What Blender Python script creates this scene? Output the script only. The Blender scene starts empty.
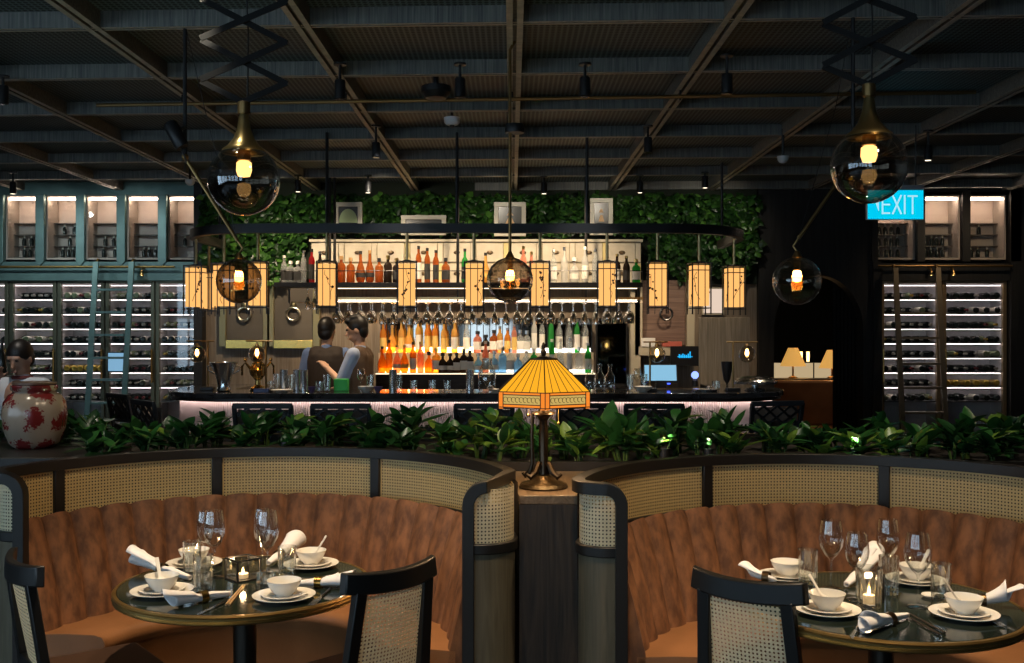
import bpy, math, random
from mathutils import Vector, Matrix

PI = math.pi
rnd = random.Random(11)
SC = bpy.context.scene
COL = SC.collection
# camera: 1.65 m up, level, looking along +Y; 1024 px focal length on a 1024 px wide frame
F, CX, CY, CZ = 1024.0, 512.0, 331.5, 1.65
def PX(px, d): return (px - CX) / F * d
def PZ(py, d): return CZ - (py - CY) / F * d
def P(px, py, d): return Vector((PX(px, d), d, PZ(py, d)))
TZ = 0.75
def T(px, py):
    d = (CZ - TZ) * F / (py - CY)
    return Vector((PX(px, d), d, TZ))

# ------------------------------------------------------------------ objects
KIDS = {}
def link(o, parent=None):
    COL.objects.link(o)
    if parent is not None:
        o.parent = parent
        KIDS.setdefault(parent.name, []).append(o)
    return o
def tag(o, label, cat, group=None):
    o['label'] = label; o['category'] = cat
    if group: o['group'] = group
    return o
def thing(name, label, cat, loc=(0, 0, 0), rz=0.0, group=None):
    o = bpy.data.objects.new(name, None)
    o.empty_display_size = 0.05
    o.location = loc; o.rotation_euler = (0, 0, rz)
    link(o)
    return tag(o, label, cat, group)
def dup(root, loc, rz=None, label=None, group=None, parent=None):
    c = root.copy(); link(c, parent)
    if parent is None:
        c.location = loc
        if rz is not None: c.rotation_euler = (0, 0, rz) if not isinstance(rz, tuple) else rz
        if label: c['label'] = label
        if group: c['group'] = group
    for k in KIDS.get(root.name, []):
        dup(k, None, parent=c)
    return c
def struct(o):
    o['kind'] = 'structure'
    return o
def stuff(o):
    o['kind'] = 'stuff'
    return o

class MB:
    def __init__(s): s.v, s.f, s.m, s.u = [], [], [], []
    def add(s, vs, fs, mi=0, M=None, uvs=None):
        b = len(s.v)
        if M is not None: vs = [M @ Vector(v) for v in vs]
        s.v.extend(tuple(v) for v in vs)
        for i, f in enumerate(fs):
            s.f.append(tuple(b + k for k in f)); s.m.append(mi)
            s.u.append(uvs[i] if uvs else None)
        return s
    def box(s, x0, x1, y0, y1, z0, z1, mi=0, M=None):
        vs = [(x, y, z) for z in (z0, z1) for y in (y0, y1) for x in (x0, x1)]
        fs = [(0, 2, 3, 1), (4, 5, 7, 6), (0, 1, 5, 4), (2, 6, 7, 3), (0, 4, 6, 2), (1, 3, 7, 5)]
        return s.add(vs, fs, mi, M)
    def bar(s, a, b, w, h=None, mi=0, up=(0, 0, 1)):
        a, b = Vector(a), Vector(b); h = h or w
        t = (b - a).normalized(); u = Vector(up)
        if abs(t.dot(u)) > .98: u = Vector((0, 1, 0))
        n = t.cross(u).normalized(); u = n.cross(t)
        vs = [p + n * i * w / 2 + u * j * h / 2 for p in (a, b) for i, j in ((-1, -1), (1, -1), (1, 1), (-1, 1))]
        fs = [(0, 1, 2, 3), (7, 6, 5, 4), (0, 4, 5, 1), (1, 5, 6, 2), (2, 6, 7, 3), (3, 7, 4, 0)]
        return s.add(vs, fs, mi)
    def tube(s, pts, r, n=8, mi=0, closed=False, caps=True):
        pts = [Vector(p) for p in pts]; N = len(pts)
        rs = r if isinstance(r, (list, tuple)) else [r] * N
        vs = []; fs = []; pu = None
        for i, p in enumerate(pts):
            if closed: t = pts[(i + 1) % N] - pts[i - 1]
            else: t = pts[min(i + 1, N - 1)] - pts[max(i - 1, 0)]
            t = t.normalized() if t.length > 1e-9 else Vector((0, 0, 1))
            if pu is None:
                pu = Vector((0, 0, 1)) if abs(t.z) < .9 else Vector((1, 0, 0))
            a = t.cross(pu)
            if a.length < 1e-6: a = t.cross(Vector((0, 1, 0)))
            a.normalize(); pu = a.cross(t).normalized()
            for k in range(n):
                q = 2 * PI * k / n
                vs.append(p + (a * math.cos(q) + pu * math.sin(q)) * rs[i])
        for i in range(N if closed else N - 1):
            j = (i + 1) % N
            for k in range(n):
                k2 = (k + 1) % n
                fs.append((i * n + k, i * n + k2, j * n + k2, j * n + k))
        if caps and not closed:
            fs.append(tuple(range(n))[::-1]); fs.append(tuple((N - 1) * n + k for k in range(n)))
        return s.add(vs, fs, mi)
    def lathe(s, prof, n=24, mi=0, c=(0, 0, 0), M=None, mis=None, sq=0, rot=0.0, sx=1, sy=1):
        c = Vector(c); vs = []; ring = []
        for (r, z) in prof:
            if r < 1e-6:
                ring.append([len(vs)]); vs.append(c + Vector((0, 0, z)))
            else:
                l = []
                for k in range(n):
                    a = 2 * PI * k / n + rot; q = 1.0
                    if sq:
                        q = 1 / (abs(math.cos(a)) ** sq + abs(math.sin(a)) ** sq) ** (1 / sq)
                    l.append(len(vs)); vs.append(c + Vector((r * q * math.cos(a) * sx, r * q * math.sin(a) * sy, z)))
                ring.append(l)
        for i in range(len(prof) - 1):
            A, B = ring[i], ring[i + 1]; fs = []
            if len(A) == 1 and len(B) == 1: continue
            for k in range(n):
                k2 = (k + 1) % n
                if len(A) == 1: fs.append((A[0], B[k2], B[k]))
                elif len(B) == 1: fs.append((A[k], A[k2], B[0]))
                else: fs.append((A[k], A[k2], B[k2], B[k]))
            m_ = mis[i] if mis else mi
            b = len(s.v)
            s.f.extend(tuple(b + q for q in f) for f in fs); s.m.extend([m_] * len(fs)); s.u.extend([None] * len(fs))
        if M is not None: vs = [M @ v for v in vs]
        s.v.extend(tuple(v) for v in vs)
        return s
    def ball(s, c, r, n=16, m=10, mi=0, sc=(1, 1, 1), M=None):
        prof = [(r * math.sin(PI * i / m) if 0 < i < m else 0, -r * math.cos(PI * i / m)) for i in range(m + 1)]
        T_ = Matrix.Translation(c) @ Matrix.Diagonal((*sc, 1))
        return s.lathe(prof, n, mi, M=(M @ T_) if M is not None else T_)
    def prism(s, poly, z0, z1, mi=0, M=None):
        n = len(poly)
        vs = [(x, y, z0) for x, y in poly] + [(x, y, z1) for x, y in poly]
        fs = [tuple(range(n))[::-1], tuple(range(n, 2 * n))] + [(i, (i + 1) % n, n + (i + 1) % n, n + i) for i in range(n)]
        return s.add(vs, fs, mi, M)
    def grid(s, G, mi=0, uv=None, wrap=False):
        R_, C_ = len(G), len(G[0])
        vs = [p for row in G for p in row]; fs = []; us = []
        for i in range(R_ - 1):
            for j in range(C_ if wrap else C_ - 1):
                j2 = (j + 1) % C_
                fs.append((i * C_ + j, i * C_ + j2, (i + 1) * C_ + j2, (i + 1) * C_ + j))
                if uv: us.append([uv[i][j], uv[i][j2], uv[i + 1][j2], uv[i + 1][j]])
        return s.add(vs, fs, mi, None, us if uv else None)
    def sweep(s, pts, nrm, prof, mi=0, caps=True, closed=False):
        """profile (a along the horizontal normal, b along tangent x normal) swept along a 3-D path"""
        N = len(pts); k = len(prof); vs = []; fs = []
        for i in range(N):
            if closed: t = Vector(pts[(i + 1) % N]) - Vector(pts[i - 1])
            else: t = Vector(pts[min(i + 1, N - 1)]) - Vector(pts[max(i - 1, 0)])
            t.normalize(); n = Vector(nrm[i]).normalized(); b = n.cross(t).normalized()
            for (p, q) in prof: vs.append(Vector(pts[i]) + n * p + b * q)
        for i in range(N if closed else N - 1):
            j = (i + 1) % N
            for a in range(k):
                a2 = (a + 1) % k
                fs.append((i * k + a, i * k + a2, j * k + a2, j * k + a))
        if caps and not closed:
            fs.append(tuple(range(k))[::-1]); fs.append(tuple((N - 1) * k + a for a in range(k)))
        return s.add(vs, fs, mi)
    def wall(s, pts, z0, z1, mi=0, thick=0.0, nrm=None, u0=0.0):
        z1 = z1 if isinstance(z1, list) else [z1] * len(pts)
        """vertical sheet along a plan path, with metre UVs"""
        u = u0; us = [u]
        for i in range(1, len(pts)):
            u += (Vector(pts[i]) - Vector(pts[i - 1])).length; us.append(u)
        G = [[Vector((p[0], p[1], z0)) for p in pts], [Vector((p[0], p[1], z)) for p, z in zip(pts, z1)]]
        UV = [[(q, z0) for q in us], [(q, z) for q, z in zip(us, z1)]]
        s.grid(G, mi, UV)
        if thick:
            G2 = [[Vector((p[0] + n[0] * thick, p[1] + n[1] * thick, z)) for p, n in zip(pts, nrm)] for z in (z1[0], z0)]
            s.grid(G2, mi, [UV[1], UV[0]])
        return s
    def build(s, name, mat, parent=None, smooth=35, bevel=0, loc=None):
        me = bpy.data.meshes.new(name)
        me.from_pydata(s.v, [], s.f)
        for m in (mat if isinstance(mat, (list, tuple)) else [mat]): me.materials.append(m)
        me.polygons.foreach_set('material_index', s.m)
        if any(u is not None for u in s.u):
            lay = me.uv_layers.new(name='UVMap'); k = 0; d = lay.data
            for f, u in zip(s.f, s.u):
                for j in range(len(f)):
                    if u is not None: d[k + j].uv = u[j]
                k += len(f)
        me.validate(clean_customdata=False); me.update()
        if smooth:
            me.polygons.foreach_set('use_smooth', [True] * len(me.polygons))
            me.set_sharp_from_angle(angle=math.radians(smooth))
        o = bpy.data.objects.new(name, me)
        if loc is not None: o.location = loc
        link(o, parent)
        if bevel:
            b = o.modifiers.new('bevel', 'BEVEL'); b.width = bevel; b.segments = 2; b.limit_method = 'ANGLE'; b.angle_limit = math.radians(40)
        return o

# ------------------------------------------------------------------ materials
def sl(c):  # 8-bit sRGB -> linear
    return tuple(((x / 255) / 12.92 if x / 255 <= .04045 else ((x / 255 + .055) / 1.055) ** 2.4) for x in c)
def newmat(name):
    m = bpy.data.materials.new(name); m.use_nodes = True
    nt = m.node_tree; nt.nodes.clear()
    out = nt.nodes.new('ShaderNodeOutputMaterial')
    return m, nt, out
def pbr(name, col, rough=.5, metal=0.0, emit=None, es=0.0, var=None, bump=None, sheen=0.0, coat=0.0, spec=.5, stretch=None, rvar=0.0):
    """col, optional var=(scale, colour2, detail, contrast), bump=(scale, strength)"""
    m, nt, out = newmat(name); N = nt.nodes; L = nt.links
    b = N.new('ShaderNodeBsdfPrincipled')
    b.inputs['Base Color'].default_value = (*col, 1); b.inputs['Roughness'].default_value = rough
    b.inputs['Metallic'].default_value = metal; b.inputs['Specular IOR Level'].default_value = spec
    if emit: b.inputs['Emission Color'].default_value = (*emit, 1); b.inputs['Emission Strength'].default_value = es
    if sheen: b.inputs['Sheen Weight'].default_value = sheen; b.inputs['Sheen Roughness'].default_value = .4; b.inputs['Sheen Tint'].default_value = (*col, 1)
    if coat: b.inputs['Coat Weight'].default_value = coat; b.inputs['Coat Roughness'].default_value = .05
    src = None
    if var or bump:
        tc = N.new('ShaderNodeTexCoord'); src = tc.outputs['Object']
        if stretch:
            mp = N.new('ShaderNodeMapping'); mp.inputs['Scale'].default_value = stretch
            L.new(src, mp.inputs['Vector']); src = mp.outputs['Vector']
    if var:
        t = N.new('ShaderNodeTexNoise'); t.inputs['Scale'].default_value = var[0]; t.inputs['Detail'].default_value = var[2]
        L.new(src, t.inputs['Vector'])
        r = N.new('ShaderNodeValToRGB'); c = var[3] if len(var) > 3 else .2
        r.color_ramp.elements[0].position = .5 - c; r.color_ramp.elements[1].position = .5 + c
        r.color_ramp.elements[0].color = (*col, 1); r.color_ramp.elements[1].color = (*var[1], 1)
        L.new(t.outputs['Fac'], r.inputs['Fac']); L.new(r.outputs['Color'], b.inputs['Base Color'])
    if bump:
        t = N.new('ShaderNodeTexNoise'); t.inputs['Scale'].default_value = bump[0]; t.inputs['Detail'].default_value = 4
        L.new(src, t.inputs['Vector'])
        bp = N.new('ShaderNodeBump'); bp.inputs['Strength'].default_value = bump[1]; bp.inputs['Distance'].default_value = .01
        L.new(t.outputs['Fac'], bp.inputs['Height']); L.new(bp.outputs['Normal'], b.inputs['Normal'])
    L.new(b.outputs[0], out.inputs[0])
    return m
def emis(name, col, s):
    m, nt, out = newmat(name)
    e = nt.nodes.new('ShaderNodeEmission'); e.inputs[0].default_value = (*col, 1); e.inputs[1].default_value = s
    nt.links.new(e.outputs[0], out.inputs[0]); return m
def thin(name, tint, gloss=1.0, rough=.02, ior=1.5, base=0.0, gcol=(1, 1, 1)):
    """thin clear or tinted glass: see-through plus a Fresnel reflection"""
    m, nt, out = newmat(name); N = nt.nodes; L = nt.links
    t = N.new('ShaderNodeBsdfTransparent'); t.inputs[0].default_value = (*tint, 1)
    g = N.new('ShaderNodeBsdfGlossy'); g.inputs['Color'].default_value = (*gcol, 1); g.inputs['Roughness'].default_value = rough
    lw = N.new('ShaderNodeLayerWeight'); lw.inputs['Blend'].default_value = .5
    f = N.new('ShaderNodeMath'); f.operation = 'POWER'; f.inputs[1].default_value = 2.6; L.new(lw.outputs['Facing'], f.inputs[0])
    k = N.new('ShaderNodeMath'); k.operation = 'MULTIPLY_ADD'; k.inputs[1].default_value = gloss; k.inputs[2].default_value = base + .03; k.use_clamp = True
    L.new(f.outputs[0], k.inputs[0])
    x = N.new('ShaderNodeMixShader'); L.new(k.outputs[0], x.inputs[0]); L.new(t.outputs[0], x.inputs[1]); L.new(g.outputs[0], x.inputs[2])
    L.new(x.outputs[0], out.inputs[0]); return m
def liquor(name, tint, mix=.5):
    """tinted bottle glass full of liquid: see-through, translucent, shiny"""
    m, nt, out = newmat(name); N = nt.nodes; L = nt.links
    t = N.new('ShaderNodeBsdfTransparent'); t.inputs[0].default_value = (*tint, 1)
    q = N.new('ShaderNodeBsdfTranslucent'); q.inputs[0].default_value = (*tint, 1)
    g = N.new('ShaderNodeBsdfPrincipled'); g.inputs['Base Color'].default_value = (*tint, 1); g.inputs['Roughness'].default_value = .08
    x = N.new('ShaderNodeMixShader'); x.inputs[0].default_value = .5; L.new(q.outputs[0], x.inputs[1]); L.new(g.outputs[0], x.inputs[2])
    y = N.new('ShaderNodeMixShader'); y.inputs[0].default_value = mix; L.new(t.outputs[0], y.inputs[1]); L.new(x.outputs[0], y.inputs[2])
    L.new(y.outputs[0], out.inputs[0]); return m
def woodm(name, c1, c2, scale=(3, 40, 40), rough=.5, bump=.25, spec=.4, dist=2.0):
    m, nt, out = newmat(name); N = nt.nodes; L = nt.links
    tc = N.new('ShaderNodeTexCoord'); mp = N.new('ShaderNodeMapping'); mp.inputs['Scale'].default_value = scale
    L.new(tc.outputs['Object'], mp.inputs['Vector'])
    t = N.new('ShaderNodeTexNoise'); t.inputs['Scale'].default_value = 1; t.inputs['Detail'].default_value = 6; t.inputs['Distortion'].default_value = dist
    L.new(mp.outputs['Vector'], t.inputs['Vector'])
    r = N.new('ShaderNodeValToRGB'); r.color_ramp.elements[0].position = .32; r.color_ramp.elements[1].position = .68
    r.color_ramp.elements[0].color = (*c1, 1); r.color_ramp.elements[1].color = (*c2, 1)
    L.new(t.outputs['Fac'], r.inputs['Fac'])
    b = N.new('ShaderNodeBsdfPrincipled'); b.inputs['Roughness'].default_value = rough; b.inputs['Specular IOR Level'].default_value = spec
    L.new(r.outputs['Color'], b.inputs['Base Color'])
    bp = N.new('ShaderNodeBump'); bp.inputs['Strength'].default_value = bump; bp.inputs['Distance'].default_value = .004
    L.new(t.outputs['Fac'], bp.inputs['Height']); L.new(bp.outputs['Normal'], b.inputs['Normal'])
    L.new(b.outputs[0], out.inputs[0]); return m
def canem(name, col, pitch=.0115, hole=.235, rough=.5):
    """woven cane webbing: straight strands with open octagonal holes, from metre UVs"""
    m, nt, out = newmat(name); N = nt.nodes; L = nt.links
    uv = N.new('ShaderNodeUVMap'); uv.uv_map = 'UVMap'
    sp = N.new('ShaderNodeSeparateXYZ'); L.new(uv.outputs[0], sp.inputs[0])
    def mt(op, a, b=None, c=None):
        n = N.new('ShaderNodeMath'); n.operation = op
        for i, x in enumerate((a, b, c)):
            if x is None: continue
            if isinstance(x, (int, float)): n.inputs[i].default_value = x
            else: L.new(x, n.inputs[i])
        return n.outputs[0]
    def cell(o):
        q = mt('FRACT', mt('MULTIPLY', o, 1 / pitch)); return mt('ABSOLUTE', mt('SUBTRACT', q, .5))
    a, b = cell(sp.outputs[0]), cell(sp.outputs[1])
    dist = mt('MAXIMUM', mt('MAXIMUM', a, b), mt('MULTIPLY', mt('ADD', a, b), .72))
    holem = mt('LESS_THAN', dist, hole)
    bs = N.new('ShaderNodeBsdfPrincipled'); bs.inputs['Roughness'].default_value = rough
    no = N.new('ShaderNodeTexNoise'); no.inputs['Scale'].default_value = 60; L.new(uv.outputs[0], no.inputs['Vector'])
    r = N.new('ShaderNodeValToRGB'); r.color_ramp.elements[0].color = (*[x * .72 for x in col], 1); r.color_ramp.elements[1].color = (*[min(1, x * 1.2) for x in col], 1)
    L.new(no.outputs['Fac'], r.inputs[0]); L.new(r.outputs[0], bs.inputs['Base Color'])
    tr = N.new('ShaderNodeBsdfTransparent'); tl = N.new('ShaderNodeBsdfTranslucent'); tl.inputs[0].default_value = (*col, 1)
    x0 = N.new('ShaderNodeMixShader'); x0.inputs[0].default_value = .25; L.new(bs.outputs[0], x0.inputs[1]); L.new(tl.outputs[0], x0.inputs[2])
    x = N.new('ShaderNodeMixShader'); L.new(holem, x.inputs[0]); L.new(x0.outputs[0], x.inputs[1]); L.new(tr.outputs[0], x.inputs[2])
    L.new(x.outputs[0], out.inputs[0]); return m
def leafm(name, c1, c2, rough=.35):
    m, nt, out = newmat(name); N = nt.nodes; L = nt.links
    tc = N.new('ShaderNodeTexCoord'); t = N.new('ShaderNodeTexNoise'); t.inputs['Scale'].default_value = 9; L.new(tc.outputs['Object'], t.inputs['Vector'])
    r = N.new('ShaderNodeValToRGB'); r.color_ramp.elements[0].position = .35; r.color_ramp.elements[1].position = .65
    r.color_ramp.elements[0].color = (*c1, 1); r.color_ramp.elements[1].color = (*c2, 1); L.new(t.outputs['Fac'], r.inputs[0])
    b = N.new('ShaderNodeBsdfPrincipled'); b.inputs['Roughness'].default_value = rough; L.new(r.outputs[0], b.inputs['Base Color'])
    tl = N.new('ShaderNodeBsdfTranslucent'); L.new(r.outputs[0], tl.inputs[0])
    x = N.new('ShaderNodeMixShader'); x.inputs[0].default_value = .25; L.new(b.outputs[0], x.inputs[1]); L.new(tl.outputs[0], x.inputs[2])
    L.new(x.outputs[0], out.inputs[0]); return m
def meshceil(name):
    """dark perforated metal ceiling sheet: rows of small holes"""
    m, nt, out = newmat(name); N = nt.nodes; L = nt.links
    tc = N.new('ShaderNodeTexCoord'); mp = N.new('ShaderNodeMapping'); mp.inputs['Scale'].default_value = (1 / .034,) * 3
    L.new(tc.outputs['Object'], mp.inputs[0])
    v = N.new('ShaderNodeTexVoronoi'); v.inputs['Scale'].default_value = 1; v.inputs['Randomness'].default_value = 0.0; L.new(mp.outputs[0], v.inputs['Vector'])
    r = N.new('ShaderNodeValToRGB'); r.color_ramp.elements[0].position = .34; r.color_ramp.elements[1].position = .42
    r.color_ramp.elements[0].color = (.006, .008, .009, 1); r.color_ramp.elements[1].color = (.125, .165, .175, 1)
    L.new(v.outputs['Distance'], r.inputs[0])
    b = N.new('ShaderNodeBsdfPrincipled'); b.inputs['Roughness'].default_value = .6; L.new(r.outputs[0], b.inputs['Base Color'])
    L.new(b.outputs[0], out.inputs[0]); return m

BLACK = pbr('black lacquer wood', (.012, .011, .010), .42, spec=.4)
BLACKM = pbr('black metal', (.015, .015, .016), .45, metal=.3)
DARKWALL = woodm('black stained boards', (.009, .0085, .008), (.022, .020, .018), (14, 14, .8), .6)
BEAMW = woodm('grey brown brushed wood', (.07, .072, .066), (.19, .178, .15), (1.2, 70, 30), .6, .3)
BEAMLIT = woodm('beam edge with painted light', (.30, .28, .23), (.46, .42, .34), (8, 8, 8), .5, .1)  # paler wood for the rail undersides, their light put into the colour
BEAMX = woodm('grey brown brushed cross wood', (.065, .072, .070), (.17, .17, .15), (40, 1.5, 1.5), .6, .3)
BRASS = pbr('aged brass', (.52, .33, .11), .36, metal=.9, var=(14, (.40, .23, .07), 3))
BRASSD = pbr('dark brass', (.26, .165, .065), .38, metal=.9)
TEAL = pbr('teal grey painted steel', (.16, .27, .245), .42, metal=.35, var=(6, (.12, .20, .19), 3))
VELVET = pbr('rust brown crushed velvet', (.078, .029, .010), .75, var=(26, (.205, .084, .032), 8, .15), sheen=.3, stretch=(1, 1, .45), bump=(40, .12))
SEATM = pbr('tan brown leather', (.20, .085, .03), .5, var=(4, (.28, .12, .045), 4), bump=(120, .08))
CANE = canem('honey cane webbing', (.72, .53, .24), .0140)
CANEP = canem('pale cane webbing', (.80, .70, .46), .0135)
VENEER = woodm('grey olive veneer', (.085, .070, .042), (.13, .11, .07), (30, 30, 2), .55, .1)
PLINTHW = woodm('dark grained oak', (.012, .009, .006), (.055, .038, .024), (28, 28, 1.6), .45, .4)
STONE = pbr('dark green black marble', (.005, .008, .006), .09, var=(5, (.020, .028, .021), 8, .28), spec=.4)
PORC = pbr('white porcelain', (.80, .77, .70), .16, coat=.3)
LINEN = pbr('white linen napkin', (.76, .74, .74), .85, bump=(160, .1))
WOODS = pbr('light bamboo wood', (.42, .25, .10), .5)
STEEL = pbr('polished steel', (.66, .68, .69), .25, metal=.9)
STEELD = pbr('dark steel', (.12, .12, .12), .3, metal=1.0)
GLASS = thin('clear glass', (.96, .965, .96), 1.1, .015, 1.5, .02)
GLASSR = thin('cut clear glass', (.96, .97, .95), 1.7, .02, 1.55, .10)
PANE = thin('cabinet pane', (.93, .95, .95), .8, .01, 1.4, .0)
SMOKE = thin('smoked globe glass', (.52, .46, .39), 1.9, .015, 1.6, .05, (.85, .88, .92))
SMOKEL = thin('light smoked globe glass', (.74, .69, .60), 1.3, .015, 1.5, .03)
FILAM = emis('glowing filament', (1, .55, .18), 26)
FILAMB = emis('warm bulb', (1, .58, .20), 5)
FLAME = emis('candle flame', (1, .62, .22), 16)
WAX = pbr('candle wax', (.9, .8, .6), .5, emit=(1, .6, .25), es=.5)
LEDW = emis('cool white led strip', (1, .84, .82), 7)
LEDU = emis('warm white led strip', (1, .76, .60), 28)
LEDA = emis('amber led strip', (1, .62, .22), 10)

# ================================================================== the room
ZC = 3.30
def flip(M_=None):  # (x, y, z) -> (x, z, y): outlines drawn in the x-z plane, extruded along y
    return Matrix(((1, 0, 0, 0), (0, 0, 1, 0), (0, 1, 0, 0), (0, 0, 0, 1)))
FLOORM = woodm('dark brown floor boards', (.020, .013, .009), (.05, .032, .02), (9, .7, 1), .35, .1)
struct(MB().box(-7, 7, -3, 18, -.1, 0).build('floor', FLOORM))
struct(MB().box(-7, 7, -3, 18, 3.397, 3.55).build('ceiling', meshceil('perforated dark metal ceiling')))
def beam(a, b, w, h, name, mat):
    """ceiling beam: two slim rails with a groove between them"""
    a, b = Vector(a), Vector(b); t = (b - a).normalized(); n = t.cross(Vector((0, 0, 1))).normalized()
    pr = [(-w, 0), (-w * .25, 0), (-w * .25, .02), (w * .25, .02), (w * .25, 0), (w, 0), (w, h), (-w, h)]
    vs = []
    for p in (a, b):
        for (q, z) in pr: vs.append(p + n * q + Vector((0, 0, z)))
    k = len(pr)
    fs = [(i, (i + 1) % k, k + (i + 1) % k, k + i) for i in range(k)] + [tuple(range(k))[::-1], tuple(range(k, 2 * k))]
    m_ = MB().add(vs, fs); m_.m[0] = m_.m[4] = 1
    return struct(m_.build(name, [mat, BEAMLIT], smooth=0))
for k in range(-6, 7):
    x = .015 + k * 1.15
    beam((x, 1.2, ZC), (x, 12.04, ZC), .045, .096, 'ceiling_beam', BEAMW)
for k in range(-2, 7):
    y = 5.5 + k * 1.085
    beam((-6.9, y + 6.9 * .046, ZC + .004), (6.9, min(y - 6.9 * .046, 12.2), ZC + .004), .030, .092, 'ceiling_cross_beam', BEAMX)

BACKW = woodm('warm grey timber boards', (.15, .115, .08), (.25, .20, .15), (26, 1, 1.2), .6, .15)
struct(MB().box(-3.66, 2.88, 12.05, 12.2, 0, 3.47).build('wall_back', BACKW))
# dark wall on the right with an arched opening into the next room
x0, x1 = PX(773, 12), PX(862, 12); xm = (x0 + x1) / 2; ra = (x1 - x0) / 2; za = PZ(330, 12)
arch = [(2.88, 0), (x0, 0), (x0, za)] + [(xm - ra * math.cos(PI * i / 24), za + ra * 1.22 * math.sin(PI * i / 24)) for i in range(1, 24)] + [(x1, za), (x1, 0), (4.24, 0), (4.24, 3.47), (2.88, 3.47)]
struct(MB().prism(arch, 11.95, 12.15, M=flip()).build('wall_back.001', DARKWALL, smooth=0))
struct(MB().box(-7, -3.66, 12.62, 12.75, 0, 3.47).build('wall_back.002', DARKWALL))
struct(MB().box(4.24, 7, 12.62, 12.75, 0, 3.47).build('wall_back.003', DARKWALL))
struct(MB().box(-7.1, -7, -3, 18, 0, 3.47).build('wall_left', DARKWALL))
struct(MB().box(7, 7.1, -3, 18, 0, 3.47).build('wall_right', DARKWALL))
struct(MB().box(-7, 7, 17.9, 18, 0, 3.47).build('wall_far', DARKWALL))
struct(MB().box(-3.66, -3.58, 12.2, 12.62, 0, 3.47).build('wall_niche', DARKWALL))
# the side behind the camera: dark wall with daylight windows
struct(MB().box(-7, 7, -3.1, -3, 0, 3.47).build('wall_rear', DARKWALL))
DAY = emis('daylight window pane', (.58, .80, 1.0), 4.3)
for i, x in enumerate((-5.6, -4.0, -2.4, -.6)):
    w = MB().box(x - .6, x + .6, -2.99, -2.96, .9, 3.0)
    wn = struct(w.build('window_%d' % (i + 1), DAY))
    fr = MB()
    for q in (-.62, 0, .62): fr.box(x + q - .03, x + q + .03, -2.985, -2.93, .85, 3.05)
    for z in (.87, 1.95, 3.03): fr.box(x - .65, x + .65, -2.986, -2.935, z - .03, z + .03)
    fr.build('window_frame', BLACK, wn)

for i, y in enumerate((-1.8, .1, 2.0)):
    wn = struct(MB().box(-6.99, -6.96, y - .8, y + .8, .9, 3.0).build('window_%d' % (i + 5), DAY)); fr = MB()
    for q in (-.82, 0, .82): fr.box(-6.985, -6.93, y + q - .03, y + q + .03, .85, 3.05)
    for z in (.87, 1.95, 3.03): fr.box(-6.986, -6.935, y - .85, y + .85, z - .03, z + .03)
    fr.build('window_frame', BLACK, wn)

# ================================================================== wine walls
def cabinet(px0, px1, label, left, y=11.98):
    """one tall glazed wine cabinet unit with lit shelves; returns the shelf heights"""
    xa, xb = PX(px0, 12), PX(px1, 12); zt = PZ(281, 12); zb = .12
    t = thing('wine_cabinet', label, 'wine cabinet', ((xa + xb) / 2, y, 0)); w = (xb - xa) / 2
    frm = pbr('cabinet frame ' + ('teal' if left else 'bronze'), (.16, .16, .11) if left else (.36, .25, .14), .4, metal=.6)
    b = MB(); b.box(-w, w, .40, .44, zb, zt); b.box(-w, -w + .012, .05, .40, zb, zt); b.box(w - .012, w, .05, .40, zb, zt); b.box(-w, w, .05, .40, zt, zt + .02); b.box(-w, w, .05, .40, 0, zb)
    b.build('carcass', pbr('cabinet lining', (.74, .68, .68), .4), t)
    zs = [zt - .205 - i * .172 for i in range(8)]
    for i, z in enumerate(zs):
        MB().box(-w + .03, w - .03, .05, .395, z - .012, z).build('shelf', pbr('shelf metal', (.16, .15, .145), .4, metal=.3), t)
        MB().box(-w + .04, w - .04, .075, .095, z + .1515, z + .1565).build('light_strip', LEDW, t)
    d = MB()
    for s in (-1, 1): d.box(s * w - (.045 if s > 0 else 0), s * w + (0 if s > 0 else .045), 0, .045, zb - .02, zt + .02)
    d.box(-w + .045, w - .045, 0, .045, zt - .03, zt + .02); d.box(-w + .045, w - .045, 0, .045, zb - .02, zb + .05)
    dd = d.build('door', frm, t, bevel=.004)
    MB().box(-w + .045, w - .045, .018, .026, zb + .05, zt - .03).build('glass_pane', PANE, dd)
    h = MB(); s = 1 if left else -1
    h.tube([(s * (w - .022), -.035, 1.05), (s * (w - .022), -.035, 1.45)], .011, 8)
    for z in (1.08, 1.42): h.tube([(s * (w - .022), -.035, z), (s * (w - .022), .0, z)], .008, 6)
    h.build('handle', BRASS, dd)
    return (xa + xb) / 2, w, zs
def wine_mb(foil, style):
    m = MB()
    # lying bottle along y, base towards the viewer at y=0 (style 0) or neck towards the viewer (style 1)
    prof = [(0, .004), (.028, 0), (.037, .008), (.0375, .17), (.034, .20), (.015, .235), (.0135, .24), (.0135, .295), (.015, .297), (.015, .305), (0, .306)]
    mis = [0, 0, 0, 0, 0, 0, 1, 1, 1, 1]
    if style == 2: mis[2] = 2
    m.lathe(prof, 12, mis=mis)
    return m
BOT = {}
_foils = {'dark': (.02, .02, .022), 'pale': (.55, .50, .42), 'gold': (.60, .38, .06), 'red': (.22, .03, .03)}
WG = {'dark': pbr('black bottle glass', (.014, .018, .015), .24), 'pale': pbr('pale green bottle glass', (.22, .25, .14), .15), 'gold': pbr('gold wrapped bottle', (.62, .40, .07), .3, metal=.6), 'red': pbr('dark red bottle glass', (.05, .012, .014), .12)}
WLAB = pbr('cream bottle label', (.66, .60, .50), .7)
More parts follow.
